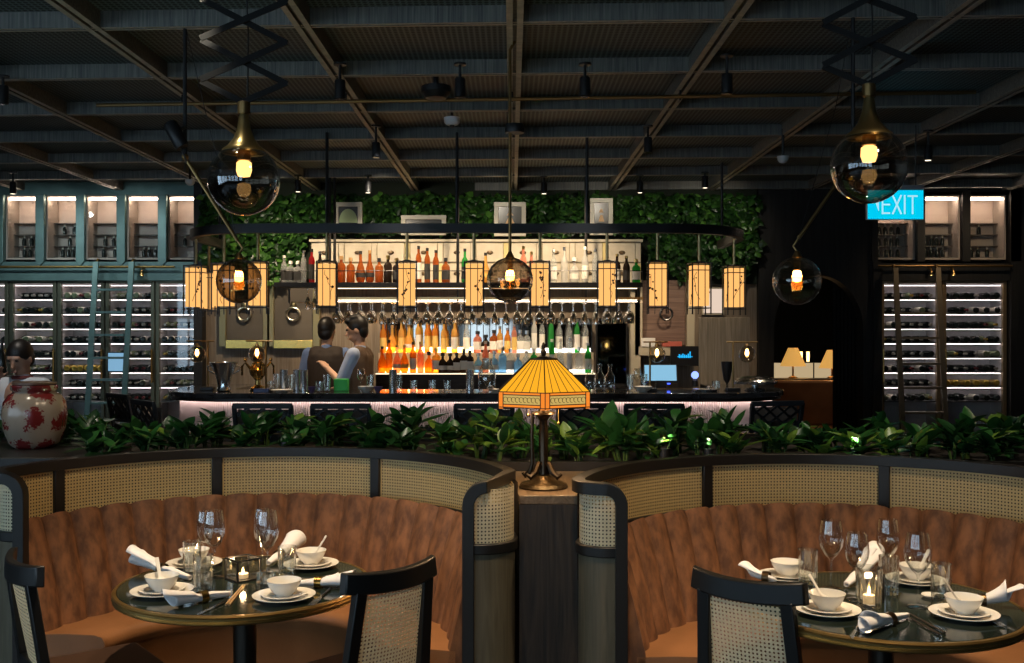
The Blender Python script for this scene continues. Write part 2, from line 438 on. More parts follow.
def wine(kind, foil, style, xx, yy, zz, label, group, tilt=0.0):
    key = (kind, foil, style)
    # style 0 / 2 base first, 1 neck first
    R_ = Matrix.Rotation(-PI / 2, 4, 'X') if style != 1 else Matrix.Rotation(PI / 2, 4, 'X')
    if key not in BOT:
        m = wine_mb(foil, style)
        m.v = [tuple(R_ @ Vector(v) + Vector((0, 0 if style != 1 else .306, .0378))) for v in m.v]
        o = m.build('wine_bottle', [WG[kind], pbr('foil ' + foil, _foils[foil], .35, metal=.4), WLAB])
        BOT[key] = o
    else:
        o = BOT[key].copy(); link(o)
    o.location = (xx, yy, zz + .001); o.rotation_euler = (tilt, 0, rnd.uniform(-.06, .06))
    tag(o, label, 'wine bottle', group)
ORD = ['top', 'second', 'third', 'fourth', 'fifth', 'sixth', 'seventh', 'eighth']
def fill(cx, w, zs, where, y=11.98, n=6, plan=None, xmin=None):
    for r, z in enumerate(zs):
        base = (plan or {}).get(r, rnd.choice([('dark', 'dark', 0), ('dark', 'pale', 1), ('dark', 'red', 1), ('dark', 'dark', 0), ('dark', 'pale', 2), ('pale', 'pale', 1)]))
        for i in range(n):
          kind, foil, style = base if rnd.random() < .62 or base[0] == 'gold' else rnd.choice([('dark', 'pale', 1), ('dark', 'dark', 0), ('dark', 'pale', 2), ('pale', 'pale', 2), ('dark', 'red', 1), ('pale', 'gold', 1), ('dark', 'pale', 1)])
          seen = {'dark': 'black', 'pale': 'pale green', 'gold': 'gold wrapped', 'red': 'dark red'}[kind]
          lab = '%s wine bottles lying %s outwards, %s row of %s' % (seen, 'base' if style != 1 else 'neck', ORD[r], where)
          one = '%s wine bottle, %s out, %s row, %s' % (seen, 'base' if style == 0 else 'neck' if style == 1 else 'labelled base', ORD[r], where)
          if 1:
            x = cx - w + .078 + (2 * w - .156) * (i / (n - 1) if n > 1 else .5) + rnd.uniform(-.006, .006)
            if xmin is not None and x < xmin: continue
            tl = 0
            wine(kind, foil, style, x, y + .062 + rnd.uniform(0, .02), z, one, lab, tl)
LEFTC = [(-38, 9, 'tall glazed wine cabinet cut off by the left picture edge', 'the cabinet at the left edge'),
         (10, 57, 'tall glazed wine cabinet behind the seated person in white', 'the cabinet behind the seated person'),
         (58, 105, 'tall glazed wine cabinet on the left of the teal ladder', 'the cabinet left of the teal ladder'),
         (106, 155, 'tall glazed wine cabinet just right of the teal ladder', 'the cabinet right of the teal ladder'),
         (156, 203, 'tall glazed wine cabinet beside the paper lanterns, last of the left wall', 'the cabinet beside the paper lanterns')]
for i, (a, b, lab, wh) in enumerate(LEFTC):
    cx, w, zs = cabinet(a, b, lab, True)
    plan = {0: [('dark', 'pale', 1), ('dark', 'pale', 1), ('pale', 'pale', 2), ('pale', 'pale', 1), ('pale', 'pale', 2)][i]}
    if i == 2: plan[5] = ('gold', 'gold', 0)
    fill(cx, w, zs, wh, plan=plan, n=6, xmin=PX(0, 12.1) if i == 0 else None)
RIGHTC = [(880, 940, 'tall glazed wine cabinet behind the bronze ladder under the exit sign', 'the cabinet behind the bronze ladder'),
          (942, 1006, 'tall glazed wine cabinet with gold wrapped bottles at the far right', 'the far right cabinet')]
for i, (a, b, lab, wh) in enumerate(RIGHTC):
    cx, w, zs = cabinet(a, b, lab, False)
    plan = [{0: ('dark', 'pale', 1), 1: ('dark', 'pale', 1), 2: ('dark', 'pale', 1), 3: ('dark', 'pale', 1)},
            {0: ('dark', 'dark', 0), 2: ('dark', 'dark', 0), 4: ('pale', 'pale', 0), 5: ('dark', 'pale', 1), 6: ('gold', 'gold', 0), 7: ('dark', 'dark', 0), 3: ('dark', 'dark', 0)}][i]
    fill(cx, w, zs, wh, plan=plan, n=6)
# upper display niches
SB = None
def niche(px0, px1, label, left, rows):
    global SB
    xa, xb = PX(px0, 12), PX(px1, 12); zt, zb = PZ(197, 12), PZ(258, 12); w = (xb - xa) / 2; c = (xa + xb) / 2
    t = thing('display_niche', label, 'display niche', (c, 11.98, 0))
    b = MB(); b.box(-w, -w + .015, 0, .3, zb, zt); b.box(w - .015, w, 0, .3, zb, zt); b.box(-w, w, 0, .3, zt, zt + .02); b.box(-w, w, 0, .3, zb - .02, zb)
    b.build('carcass', pbr('niche lining', (.45, .38, .32), .6), t)
    MB().box(-w, w, .29, .32, zb, zt).build('back_panel', pbr('ribbed pale niche back', (.62, .50, .42), .55), t)
    hs = [zb + .02 + i * .135 for i in range(4)]
    for z in hs: MB().box(-w + .016, w - .016, .16, .285, z - .010, z).build('shelf', pbr('niche shelf', (.13, .105, .085), .5), t)
    MB().box(-w + .03, w - .03, .03, .06, zt - .03, zt - .012).build('light_strip', LEDU, t)
    MB().box(-w + .02, w - .02, .01, .018, zb, zt).build('glass_pane', PANE, t)
    for r, n in enumerate(rows):
        for i in range(n):
            x = c - w + .07 + (2 * w - .14) * (i + .3 + rnd.uniform(0, .3)) / max(n, 1)
            if SB is None:
                SB = MB().lathe([(0, 0), (.022, .002), (.024, .07), (.010, .095), (.010, .125), (.012, .126), (0, .13)], 10, mis=[0, 0, 0, 1, 1, 1]).build('miniature_bottle', [WG['dark'], pbr('pale cap', (.8, .74, .62), .4, emit=(1, .8, .6), es=0)])
                o = SB
            else:
                o = SB.copy(); link(o)
            o.location = (x, 11.98 + .22, hs[r] + .001)
            tag(o, 'small bottle, %s shelf, niche %s' % (['bottom', 'second', 'third', 'top'][r], label.replace('backlit display niche ', '')), 'bottle', 'small bottles, %s shelf, niche %s' % (['bottom', 'second', 'third', 'top'][r], label.replace('backlit display niche ', '')))
NL = ['first from the left edge', 'second from the left edge', 'third from the left edge', 'fourth from the left edge', 'fifth, next to the ivy wall']
for i, (a, b) in enumerate(((7, 39), (47, 79), (87, 119), (128, 160), (169, 202))):
    niche(a, b, 'backlit display niche high on the left, ' + NL[i], True, [(3, 3, 0, 0), (4, 1, 2, 0), (2, 2, 0, 0), (3, 0, 0, 0), (0, 2, 0, 0)][i])
for i, (a, b) in enumerate(((876, 914), (923, 959), (968, 1005))):
    niche(a, b, 'backlit display niche high on the right, ' + ['half behind the exit sign', 'just right of the exit sign', 'at the far right'][i], False, [(4, 4, 4, 0), (4, 4, 0, 0), (3, 0, 1, 0)][i])
# teal surround of the left wall, bronze-black surround on the right
zh0, zh1 = PZ(281, 12), PZ(262, 12)
struct(MB().box(-7, -3.63, 11.93, 12.0, zh0 + .0, zh1).build('trim_1', TEAL, bevel=.006))
struct(MB().box(-7, -3.63, 11.96, 12.62, PZ(197, 12) + .02, 3.47).build('trim_2', TEAL))
struct(MB().box(4.24, 7, 11.93, 12.0, zh0, zh1 - .02).build('trim_3', DARKWALL))
struct(MB().box(4.24, 7, 11.96, 12.62, PZ(194, 12) + .02, 3.47).build('trim_4', DARKWALL))
for px in (2.5, 43, 83, 123.5, 164.5, 204):
    x = PX(px, 12); zt, zb = PZ(195, 12), PZ(262, 12)
    m = MB().prism([(x - .05, zb), (x, zb - .055), (x + .05, zb), (x + .05, zt), (x - .05, zt)], 11.91, 11.98, M=flip())
    struct(m.build('pilaster', TEAL, smooth=0, bevel=.005))
for px, w in ((872, .035), (918, .045), (963, .045), (1012, .06)):
    x = PX(px, 12); struct(MB().box(x - w, x + w, 11.9, 12.3, PZ(262, 12), 3.3).build('pilaster', DARKWALL))
struct(MB().box(4.2, PX(879, 12), 11.9, 12.62, 0, PZ(262, 12)).build('trim_5', DARKWALL))
struct(MB().box(PX(1007, 12), 7, 11.9, 12.62, 0, 3.47).build('trim_6', DARKWALL))
struct(MB().box(-3.70, -3.60, 11.9, 12.62, 0, 3.47).build('trim_7', DARKWALL))

def ladder(pxa, pxb, pytop, ytop, ybot, rungs, mat, label, w=.05):
    xa, xb = PX(pxa, 11.6), PX(pxb, 11.6); zt = PZ(pytop, 11.8)
    t = thing('library_ladder', label, 'ladder', ((xa + xb) / 2, ybot, 0)); h = (xb - xa) / 2; dy = ytop - ybot
    for s in (-1, 1): MB().bar((s * h, 0, 0), (s * h, dy, zt), w, .028).build('side_rail', mat, t, bevel=.004)
    for py in rungs:
        z = PZ(py, 11.5); y = dy * z / zt
        MB().box(-h + w / 2, h - w / 2, y - .045, y + .045, z - .012, z + .012).build('rung', mat, t)
    r = MB()
    for s in (-1, 1): r.tube([(s * h, dy, zt - .02), (s * h, dy + .05, zt + .03), (s * h, dy + .10, zt + .03)], .012, 6)
    r.build('hook', BRASS, t)
ladder(91, 127, 262, 11.74, 11.40, (289, 312, 335, 358, 380, 403), TEAL, 'teal library ladder leaning on the left wine cabinets', .065)
ladder(900, 943, 268, 11.74, 11.45, (313, 338, 364, 388, 413), pbr('bronze ladder', (.26, .20, .13), .45, metal=.5), 'bronze library ladder leaning on the right wine cabinets', .06)
r = tag(MB().tube([(-5.95, 11.84, PZ(267, 11.85)), (-3.9, 11.84, PZ(267, 11.85))], .014, 8).build('ladder_rail', BRASS), 'brass rail that the teal ladder hangs on', 'rail')
r = tag(MB().tube([(PX(878, 11.85), 11.84, PZ(266, 11.85)), (PX(1012, 11.85), 11.84, PZ(266, 11.85))], .014, 8).build('ladder_rail', BRASSD), 'dark bronze rail that the right hand ladder hangs on', 'rail')
# screen reflection behind the teal ladder, imitated by a small glowing panel
s = thing('screen_reflection', 'pale blue glowing panel imitating a screen reflection behind the teal ladder rungs', 'screen', (PX(116, 11.9), 11.9, PZ(362, 11.9)))
MB().box(-.10, .10, 0, .03, -.115, .115).build('casing', BLACKM, s); MB().box(-.09, .09, -.004, .0, -.105, .105).build('display', emis('pale blue painted reflection', (.28, .55, .80), .75), s)
# brass picture lights above the cabinets
for px, lab in ((142, 'small brass lamp above the cabinets right of the teal ladder'), (931, 'small brass lamp above the bronze ladder'), (953, 'small brass lamp above the far right cabinet')):
    x, z = PX(px, 11.85), PZ(271, 11.85)
    t = thing('cabinet_lamp', lab, 'lamp', (x, 11.93, z))
    MB().tube([(0, 0, .03), (0, -.06, .04), (0, -.09, .0)], .009, 6).build('arm', BRASS, t)
    MB().lathe([(.012, .0), (.028, -.05), (.0, -.03)], 12, c=(0, -.09, 0)).build('shade', BRASS, t)
    MB().ball((0, -.09, -.04), .014, 8, 6).build('bulb', FILAMB, t)
# exit sign
t = thing('exit_sign', 'lit cyan EXIT sign hanging from the ceiling', 'exit sign', (PX(894.5, 8.2), 8.2, PZ(205, 8.2)))
MB().box(-.225, .225, -.02, .02, -.118, .118).build('casing', pbr('white plastic', (.6, .62, .62), .5), t, bevel=.004)
MB().box(-.222, .222, -.024, -.0205, -.115, .115).build('lit_face', emis('cyan sign face', (.0, .58, .86), 1.05), t)
MB().box(-.225, .225, -.03, .03, .118, .155).build('mount_bar', pbr('grey sign bar', (.25, .26, .28), .5), t)
for q in (-.17, .17): MB().tube([(q, 0, .15), (q, 0, 3.3 - PZ(205, 8.2))], .006, 6).build('hanger', BLACKM, t)
LET = emis('pale cyan letters', (.45, .85, .95), .95)
lt = MB(); ly0, ly1 = -.0272, -.0245
def stroke(x0, z0, x1, z1): lt.bar((x0, (ly0 + ly1) / 2, z0), (x1, (ly0 + ly1) / 2, z1), .003, .0125, up=(0, 0, 1) if abs(z1 - z0) < .01 else (1, 0, 0))
for z in (-.068, 0, .068): stroke(-.105, z, -.045, z)
stroke(-.105, -.0765, -.105, .0765)
stroke(-.025, -.0765, .045, .0765); stroke(-.025, .0765, .045, -.0765)
stroke(.072, -.0765, .072, .0765)
stroke(.095, .068, .175, .068); stroke(.135, -.0765, .135, .062)
lt.build('lettering', LET, t, smooth=0)
MB().prism([(-.175, .055), (-.135, .055), (-.135, -.055)], -.027, -.0245, M=flip()).build('arrow', LET, t, smooth=0)
# next room seen through the arch
def shade_lamp(px, py0, py1, d, label):
    x = PX(px, d); z0 = PZ(py1, d); z1 = PZ(py0, d); zb = PZ(378, d)
    t = thing('table_lamp', label, 'table lamp', (x, d, zb))
    n = 40; G = []
    for (r, z) in ((.165, z0 - zb), (.06, z1 - zb)):
        G.append([Vector(((r + .004 * (i % 2)) * math.cos(2 * PI * i / n), (r + .004 * (i % 2)) * math.sin(2 * PI * i / n), z)) for i in range(n)])
    MB().grid(G, wrap=True).build('lamp_shade', pbr('yellow pleated shade', (.9, .62, .22), .8, emit=(1.0, .52, .12), es=.55), t)
    MB().lathe([(0, 0), (.06, 0), (.06, .012), (.012, .03), (.010, z1 - zb), (0, z1 - zb + .01)], 14).build('stand', BRASSD, t)
shade_lamp(793, 348, 366, 13.6, 'yellow pleated table lamp in full view through the arch')
shade_lamp(832, 350, 368, 13.4, 'yellow pleated table lamp half hidden by the arch curtain')
sof = thing('banquette_sofa', 'tan leather sofa seen through the arch', 'sofa', (4.0, 13.02, 0))
MB().box(-1.2, 1.3, -.2, .25, 0, .45).build('seat', SEATM, sof, bevel=.03); MB().box(-1.2, 1.3, .05, .3, .45, 1.02).build('backrest', SEATM, sof, bevel=.03)
sh = thing('console_table', 'narrow shelf behind the tan sofa carrying the yellow lamps', 'console', (4.0, 13.5, 0))
MB().box(-1.3, 1.3, -.16, .2, 1.0, 1.03).build('top', BLACK, sh); MB().box(-1.3, -1.25, -.1, .1, 0, 1.0).build('leg', BLACK, sh); MB().box(1.25, 1.3, -.1, .1, 0, 1.0).build('leg', BLACK, sh)
t = thing('lit_glass_screen', 'long backlit white glass panel behind the arch lamps', 'light panel', (4.0, 14.6, 0))
MB().box(-1.5, 1.5, .0, .05, PZ(381, 14.6), PZ(363, 14.6)).build('panel', emis('warm white panel', (1, .74, .42), .5), t)
b = MB()
for i in range(11): b.box(-1.5 + i * .3 - .008, -1.5 + i * .3 + .008, -.012, 0, PZ(381, 14.6), PZ(363, 14.6))
b.build('glazing_bars', BLACKM, t); MB().box(-1.5, 1.5, -.02, .1, 0, PZ(381, 14.6)).build('base', BLACK, t)
for px, lab in ((801, 'small lit candle glass between the arch lamps, left one of two'), (808, 'small lit candle glass between the arch lamps, right one of two')):
    d = 14.5; o = MB().lathe([(0, 0), (.02, 0), (.022, .14), (.0, .14)], 10).build('candle_glass', FILAMB); o.location = (PX(px, 14.62), 14.62, PZ(361.5, 14.62) + .0); tag(o, lab, 'candle')
# black curtain drawn to the right side of the arch
n = 60; G = []
for z in (.02, 2.45):
    G.append([Vector((PX(834, 12.3) + (x1 + .15 - PX(834, 12.3)) * i / n, 12.35 + .03 * math.sin(i * .9) , z)) for i in range(n + 1)])
tag(MB().grid(G).build('curtain', pbr('black velvet curtain', (.006, .006, .006), .9)), 'black curtain hanging at the right side of the arch', 'curtain')

# ================================================================== ceiling fittings
def spotfit(px, py, d, label, lit=False, tilt=0.0, energy=0, target=None, size=.9):
    x, z = PX(px, d), PZ(py, d)
    t = thing('ceiling_spotlight', label, 'spotlight', (x, d, ZC))
    hz = z - ZC
    MB().lathe([(0, hz - .06), (.028, hz - .06), (.034, hz - .055), (.034, hz + .05), (.030, hz + .06), (0, hz + .06)], 16).build('canister', BLACKM, t)
    MB().tube([(0, 0, hz + .05), (0, 0, 0)], .009, 8).build('stem', BLACKM, t)
    MB().lathe([(0, .0), (.04, 0), (.04, .012), (0, .012)], 16, c=(0, 0, -.012)).build('mount', BLACKM, t)
    MB().lathe([(0, hz - .0615), (.024, hz - .0615)], 12).build('lens', emis('spot lens lit', (1, .86, .62), 3) if lit else pbr('spot lens', (.05, .05, .05), .1), t)
SPOTS = [(340, 90, 6.3, 'black ceiling spotlight near the second beam left of centre', 0), (376, 150, 8.2, 'black ceiling spotlight above the left bartender', 0), (460, 88, 6.3, 'black ceiling spotlight above the smoke detector', 0),
         (585, 87, 6.3, 'black ceiling spotlight just right of the centre beam', 0), (727, 84, 6.1, 'black ceiling spotlight left of the right hand big globe', 0), (368, 187, 10.8, 'small lit ceiling spotlight above the left ivy picture', 1), (544, 188, 10.9, 'small lit ceiling spotlight right of the centre pendant', 1),
         (640, 187, 10.8, 'small lit ceiling spotlight above the right ivy', 1), (13, 188, 10.6, 'small lit ceiling spotlight above the leftmost niche', 1), (3, 95, 6.6, 'black ceiling spotlight at the left picture edge', 0), (298, 186, 10.8, 'small lit ceiling spotlight left of the ivy picture', 1),
         (648, 145, 8.2, 'black ceiling spotlight on the right hand diagonal beam', 0), (705, 182, 10.6, 'small lit ceiling spotlight above the right end of the lantern ring', 1), (928, 153, 8.4, 'small lit ceiling spotlight right of the exit sign globe', 1)]
for px, py, d, lab, lit in SPOTS: spotfit(px, py, d, lab, lit)
t = thing('smoke_detector', 'round white smoke detector on the ceiling mesh', 'smoke detector', (PX(452, 7.9), 7.9, 3.24))
MB().lathe([(0, .0), (.045, .004), (.06, .02), (.062, .06), (0, .06)], 20).build('body', pbr('white plastic detector', (.75, .76, .76), .5), t)
MB().lathe([(0, -.02), (.018, -.015), (.02, .006), (0, .008)], 12).build('sensor', BLACKM, t)
MB().tube([(0, 0, .06), (0, 0, .23)], .012, 8).build('stem', BLACKM, t)
t = thing('ceiling_speaker', 'black dome ceiling speaker left of the smoke detector', 'speaker', (PX(436, 6.9), 6.9, 3.25))
MB().lathe([(0, -.04), (.07, -.03), (.10, .01), (.10, .05), (0, .05)], 20).build('body', BLACKM, t); MB().tube([(0, 0, .05), (0, 0, .22)], .02, 8).build('stem', BLACKM, t)
t = thing('ceiling_pipe', 'long thin brass pipe running across under the ceiling', 'pipe', (0, 7.05, PZ(102, 7.05)))
MB().tube([(-2.9, .10, 0), (3.12, -.16, 0.03)], .013, 8).build('pipe', BRASSD, t)
for x in (-2.3, -1.15, 0, 1.15, 2.3): MB().tube([(x, .0 - x * .04, 0), (x, .0 - x * .04, ZC - PZ(102, 7.05) + .06)], .006, 6).build('hanger', BLACKM, t)
for px, py, d, lab in ((190, 183, 10.2, 'small white camera on the ceiling above the left niches'), (783, 160, 8.6, 'small white sensor on the ceiling left of the big right globe')):
    t = thing('ceiling_camera', lab, 'camera', (PX(px, d), d, PZ(py, d)))
    MB().lathe([(0, -.03), (.03, -.02), (.045, 0), (.05, .03), (0, .03)], 14).build('dome', pbr('white camera plastic', (.6, .62, .62), .4), t); MB().tube([(0, 0, .03), (0, 0, ZC - PZ(py, d) + .05)], .012, 6).build('stem', BLACKM, t)
# big black puck lamp on the centre beam and tilted projector spot on the left
t = thing('track_spotlight', 'black tilted track spotlight hanging beside the left rod', 'spotlight', (PX(176, 5.55), 5.55, PZ(135, 5.55)))
Mx = Matrix.Rotation(math.radians(-28), 4, 'Y')
MB().lathe([(0, -.075), (.035, -.075), (.04, -.06), (.04, .06), (.03, .075), (0, .075)], 16, M=Mx).build('canister', BLACKM, t); MB().tube([(.02, 0, -.05), (.055, 0, -.14), (.045, 0, -.20)], .005, 6).build('cable', STEELD, t); MB().tube([(.0, 0, .02), (.05, .02, .05)], .010, 6).build('clamp', BLACKM, t)

# ------------------------------------------------------------------ big globe pendants on scissor brackets
DULL = pbr('dull black bracket', (.010, .010, .010), .7, spec=.2)
def big_pendant(px, pyc, rpx, d, label, ang):
    x, zc = PX(px, d), PZ(pyc, d); r = rpx / F * d
    t = thing('globe_pendant', label, 'pendant lamp', (x, d, zc), ang)
    n = 28
    prof = [(r * math.sin(a), -r * math.cos(a)) for a in [PI * i / 30 for i in range(0, 25)]]
    MB().lathe(prof, 40).build('glass_globe', SMOKE, t, smooth=80)
    ztop = prof[-1][1]; rt = prof[-1][0]
    MB().lathe([(rt + .004, ztop - .01), (rt + .002, ztop + .005), (rt * .78, ztop + .022), (rt * .50, ztop + .055), (rt * .32, ztop + .10), (rt * .24, ztop + .15), (rt * .2, ztop + .165), (.0, ztop + .167)], 32).build('brass_cap', pbr('brass cap', (.42, .32, .14), .3, metal=.95), t, smooth=60)
    MB().lathe([(0, ztop + .0), (.028, ztop - .0), (.03, ztop - .04), (.0, ztop - .045)], 16).build('lamp_socket', BRASSD, t)
    MB().lathe([(0, ztop - .115), (.026, ztop - .11), (.034, ztop - .085), (.032, ztop - .05), (.02, ztop - .042)], 16).build('bulb', FILAMB, t)
    # scissor bracket up to the ceiling
    z0 = ztop + .165; w = .185; hh = .09; N = 5
    MB().lathe([(0, z0 - .01), (.028, z0), (.028, z0 + .05), (0, z0 + .06)], 12).build('swivel', BRASSD, t)
    zz = z0 + .05
    while zz < ZC - zc - .02:
        za = min(zz + hh * 2, ZC - zc + .1)
        for s, yy in ((-1, .012), (1, -.012)):
            # lower half of a diamond, then upper half, as flat bars that cross at the pivot
            MB().bar((0, yy, zz), (s * w, yy, zz + hh), .010, .026).build('scissor_arm', DULL, t)
            MB().bar((s * w, -yy, zz + hh), (0, -yy, zz + 2 * hh), .010, .026).build('scissor_arm', DULL, t)
        zz += hh * 2
    MB().tube([(.012, .02, z0), (.016, .03, (z0 + ZC - zc) / 2), (0, .02, ZC - zc + .05)], .004, 6).build('cord', BLACK, t)
    MB().box(-.10, .10, -.04, .04, ZC - zc - .01, ZC - zc + .1).build('ceiling_plate', BLACK, t)
big_pendant(244, 180, 35.5, 4.5, 'large smoked glass globe pendant on a scissor bracket, left side', .15)
big_pendant(869, 166, 37.5, 4.3, 'large smoked glass globe pendant on a scissor bracket, in front of the exit sign', -.25)
def fluted_globe(t, r, c=(0, 0, 0), mat=None, n=48, fl=.035, bulb=True):
    m = MB(); G = []
    for i in range(1, 24):
        a = PI * i / 25; row = []
        for k in range(n):
            q = 2 * PI * k / n + .6 * a; rr = r * (1 + fl * math.cos(q * 12) * math.sin(a))
            row.append(Vector((c[0] + rr * math.sin(a) * math.cos(q), c[1] + rr * math.sin(a) * math.sin(q), c[2] - rr * math.cos(a))))
        G.append(row)
    m.grid(G, wrap=True)
    m.build('glass_globe', mat or SMOKE, t, smooth=80)
    MB().lathe([(r * .16, r * .96), (r * .22, r * .98), (r * .16, r * 1.1), (r * .08, r * 1.25), (0, r * 1.26)], 14, c=c).build('cap', BRASSD, t)
    if bulb:
        MB().lathe([(0, -r * .42), (r * .16, -r * .38), (r * .25, -r * .1), (r * .2, r * .25), (r * .12, r * .45), (r * .12, r * .96), (0, r * .97)], 14, c=c).build('bulb', thin('amber bulb glass', (1, .72, .35), 1, .02, 1.4), t)
        MB().lathe([(0, -r * .05), (r * .17, 0), (r * .21, r * .2), (r * .15, r * .42), (0, r * .45)], 12, c=c).build('filament', FILAM, t)
t = thing('rod_pendant', 'fluted smoked globe pendant hanging on the straight centre rod', 'pendant lamp', (PX(510, 5.9), 5.9, PZ(280, 5.9)))
rr = 22.5 / F * 5.9; fluted_globe(t, rr)
dz = ZC - PZ(280, 5.9)
MB().tube([(0, 0, rr * 1.2), (.0, 0, dz * .98), (.03, 0, dz + .03)], .009, 8).build('rod', BRASSD, t)
MB().lathe([(0, 0), (.055, .0), (.06, .02), (.05, .05), (0, .06)], 20, c=(.028, 0, PZ(133, 5.9) - PZ(280, 5.9))).build('puck', BLACKM, t)
def arm_pendant(px, py, rpx, d, label, joint, top, wire):
    c = P(px, py, d); r = rpx / F * d
    t = thing('arm_pendant', label, 'pendant lamp', c); fluted_globe(t, r, fl=.02, mat=SMOKE if px < 500 else SMOKEL)
    J = P(*joint, d) - c; Tp = P(*top, d) - c; Tp.z = ZC - c.z + .05
    h = Vector((0, 0, r * 1.22)); e = Vector((math.copysign(.02, J.x) * .4, 0, r * 1.22 + .07))
    MB().tube([h, h + Vector((math.copysign(.02, -J.x), 0, .03)), e, e + Vector((0, 0, .015))], .006, 8).build('hook', BRASSD, t)
    MB().tube([e, J], .010, 8).build('arm', BRASSD, t)
    MB().tube([J, (J.x, J.y, Tp.z)], .011, 8).build('rod', BLACKM, t)
    MB().ball(J, .02, 12, 8).build('joint', BRASSD, t)
    W = P(*wire, d) - c
    MB().tube([e, W, (J.x, J.y, Tp.z - .02)], .002, 5).build('wire', BLACKM, t)
arm_pendant(239, 281, 22.5, 5.6, 'fluted smoked globe pendant on a slanting rod below the left big globe', (185, 157), (185, 30), (205, 110))
arm_pendant(797, 281, 24.0, 5.4, 'clear smoked globe pendant on a slanting rod near the arch', (853, 160), (860, 20), (836, 106))

# ------------------------------------------------------------------ lantern ring over the bar
ZR = PZ(229, 8.8)
def ringpath():
    xl, xr, yf, r = PX(192, 9.4), PX(742, 9.4), 8.75, .8
    pts, nr = [Vector((xl, 10.4, ZR))], [Vector((-1, 0, 0))]
    for (cx, cy, a0) in ((xl + r, yf + r, PI), (xr - r, yf + r, 1.5 * PI)):
        for i in range(13):
            a = a0 + PI / 2 * i / 12; pts.append(Vector((cx + r * math.cos(a), cy + r * math.sin(a), ZR))); nr.append(Vector((math.cos(a), math.sin(a), 0)))
    return pts + [Vector((xr, 10.4, ZR))], nr + [Vector((1, 0, 0))]
t = thing('lantern_ring', 'long black metal ring hanging above the bar and carrying the lanterns', 'ceiling rail', (0, 0, 0))
pts, nr = ringpath()
MB().sweep(pts, nr, [(-.03, -.04), (.03, -.04), (.03, .04), (-.03, .04)]).build('ring_rail', BLACKM, t)
for (x, y) in ((PX(327, 8.75), 8.75), (PX(457, 8.75), 8.75), (PX(587, 8.75), 8.75), (PX(742, 9.4), 10.3), (PX(192, 9.4), 10.3)):
    MB().tube([(x, y, ZR + .03), (x, y, ZC + .05)], .014, 8).build('hanger', BLACKM, t)
PAPER = emis('glowing lantern paper', (1.0, .49, .145), 1.15)
INK = pbr('dark painted branch', (.05, .02, .01), .8)
LROD = pbr('pale brass rod', (.46, .36, .18), .4, metal=.8)
LSPOT = [(196, 9.30, 'leftmost lantern of the ring'), (209, 10.2, 'second lantern from the left, set back behind its neighbours'), (224, 9.0, 'third lantern from the left, partly behind the small globe'), (258, 8.75, 'lantern just right of the left small globe'),
         (327, 8.75, 'lantern in front of the shelf of red bottles'), (407, 8.75, 'lantern right of the bartenders'), (474, 8.75, 'lantern left of the centre globe pendant'), (540, 8.75, 'lantern right of the centre globe pendant'),
         (607, 8.75, 'lantern in front of the white bottles end of the shelf'), (657.5, 8.78, 'lantern in front of the dark window, fourth from the right end'), (699, 8.95, 'second lantern from the right end'), (734, 9.35, 'rightmost lantern of the ring')]
def lantern_at(px, d, lab, seed):
    q = random.Random(seed); x = PX(px, d); z0 = PZ(308, 8.9); z1 = PZ(263, 8.9); w = .082
    t = thing('paper_lantern', 'glowing paper lantern, ' + lab, 'lantern', (x, d, z0), q.uniform(-.12, .12)); h = z1 - z0
    m = MB(); a = .070
    vs = [(sx * a, sy * a, z) for z in (.02, h - .02) for sx, sy in ((-1, -1), (1, -1), (1, 1), (-1, 1))]
    m.add(vs, [(i, (i + 1) % 4, 4 + (i + 1) % 4, 4 + i) for i in range(4)] + [(3, 2, 1, 0)])
    for face in range(4):   # a painted twig with blossoms on each side of the paper
        Mf = Matrix.Rotation(face * PI / 2, 4, 'Z'); x_ = q.uniform(-.05, .05); zz = q.uniform(.03, .08); s_ = q.choice((-1, 1)); pts = []
        while zz < h * q.uniform(.75, .95):
            pts.append(Vector((max(-.062, min(.062, x_)), -a - .001, zz))); x_ += s_ * q.uniform(.0, .035); zz += q.uniform(.03, .05)
            if q.random() < .3: s_ = -s_
        for i in range(len(pts) - 1):
            m.bar(Mf @ pts[i], Mf @ pts[i + 1], .0035, .0035, 1)
        for p in pts[1:]:
            for _ in range(q.randint(0, 2)):
                c = Mf @ (p + Vector((q.uniform(-.02, .02), -.0005, q.uniform(-.015, .015)))); r_ = q.uniform(.005, .012)
                ax = Mf @ Vector((1, 0, 0)); n_ = 7
                m.add([c + ax * r_ * math.cos(2 * PI * k / n_) + Vector((0, 0, r_ * math.sin(2 * PI * k / n_))) for k in range(n_)], [tuple(range(n_))], 1)
    m.build('paper_shade', [PAPER, INK], t, smooth=0)
    g = MB()
    for sx in (-1, 1):
        for sy in (-1, 1): g.box(sx * w - .005, sx * w + .005, sy * w - .005, sy * w + .005, -.055, h + .005)
        for z in (.0, h * .84, h): g.box(-w, w, sx * w - .004, sx * w + .004, z - .004, z + .004); g.box(sx * w - .004, sx * w + .004, -w, w, z - .004, z + .004)
        g.box(sx * .03 - .003, sx * .03 + .003, -w - .004, -w + .004, -.055, h)
    g.build('cage', BLACKM, t)
    MB().lathe([(0, h + .02), (.03, h + .015), (.085, h), (.085, h - .006), (0, h - .006)], 4, rot=PI / 4).build('top_cap', BLACKM, t, smooth=0)
    MB().tube([(0, 0, h), (0, 0, ZR - z0 - .03)], .013, 8).build('hanging_rod', LROD, t)
for i, (px, d, lab) in enumerate(LSPOT): lantern_at(px, d, lab, 100 + i)

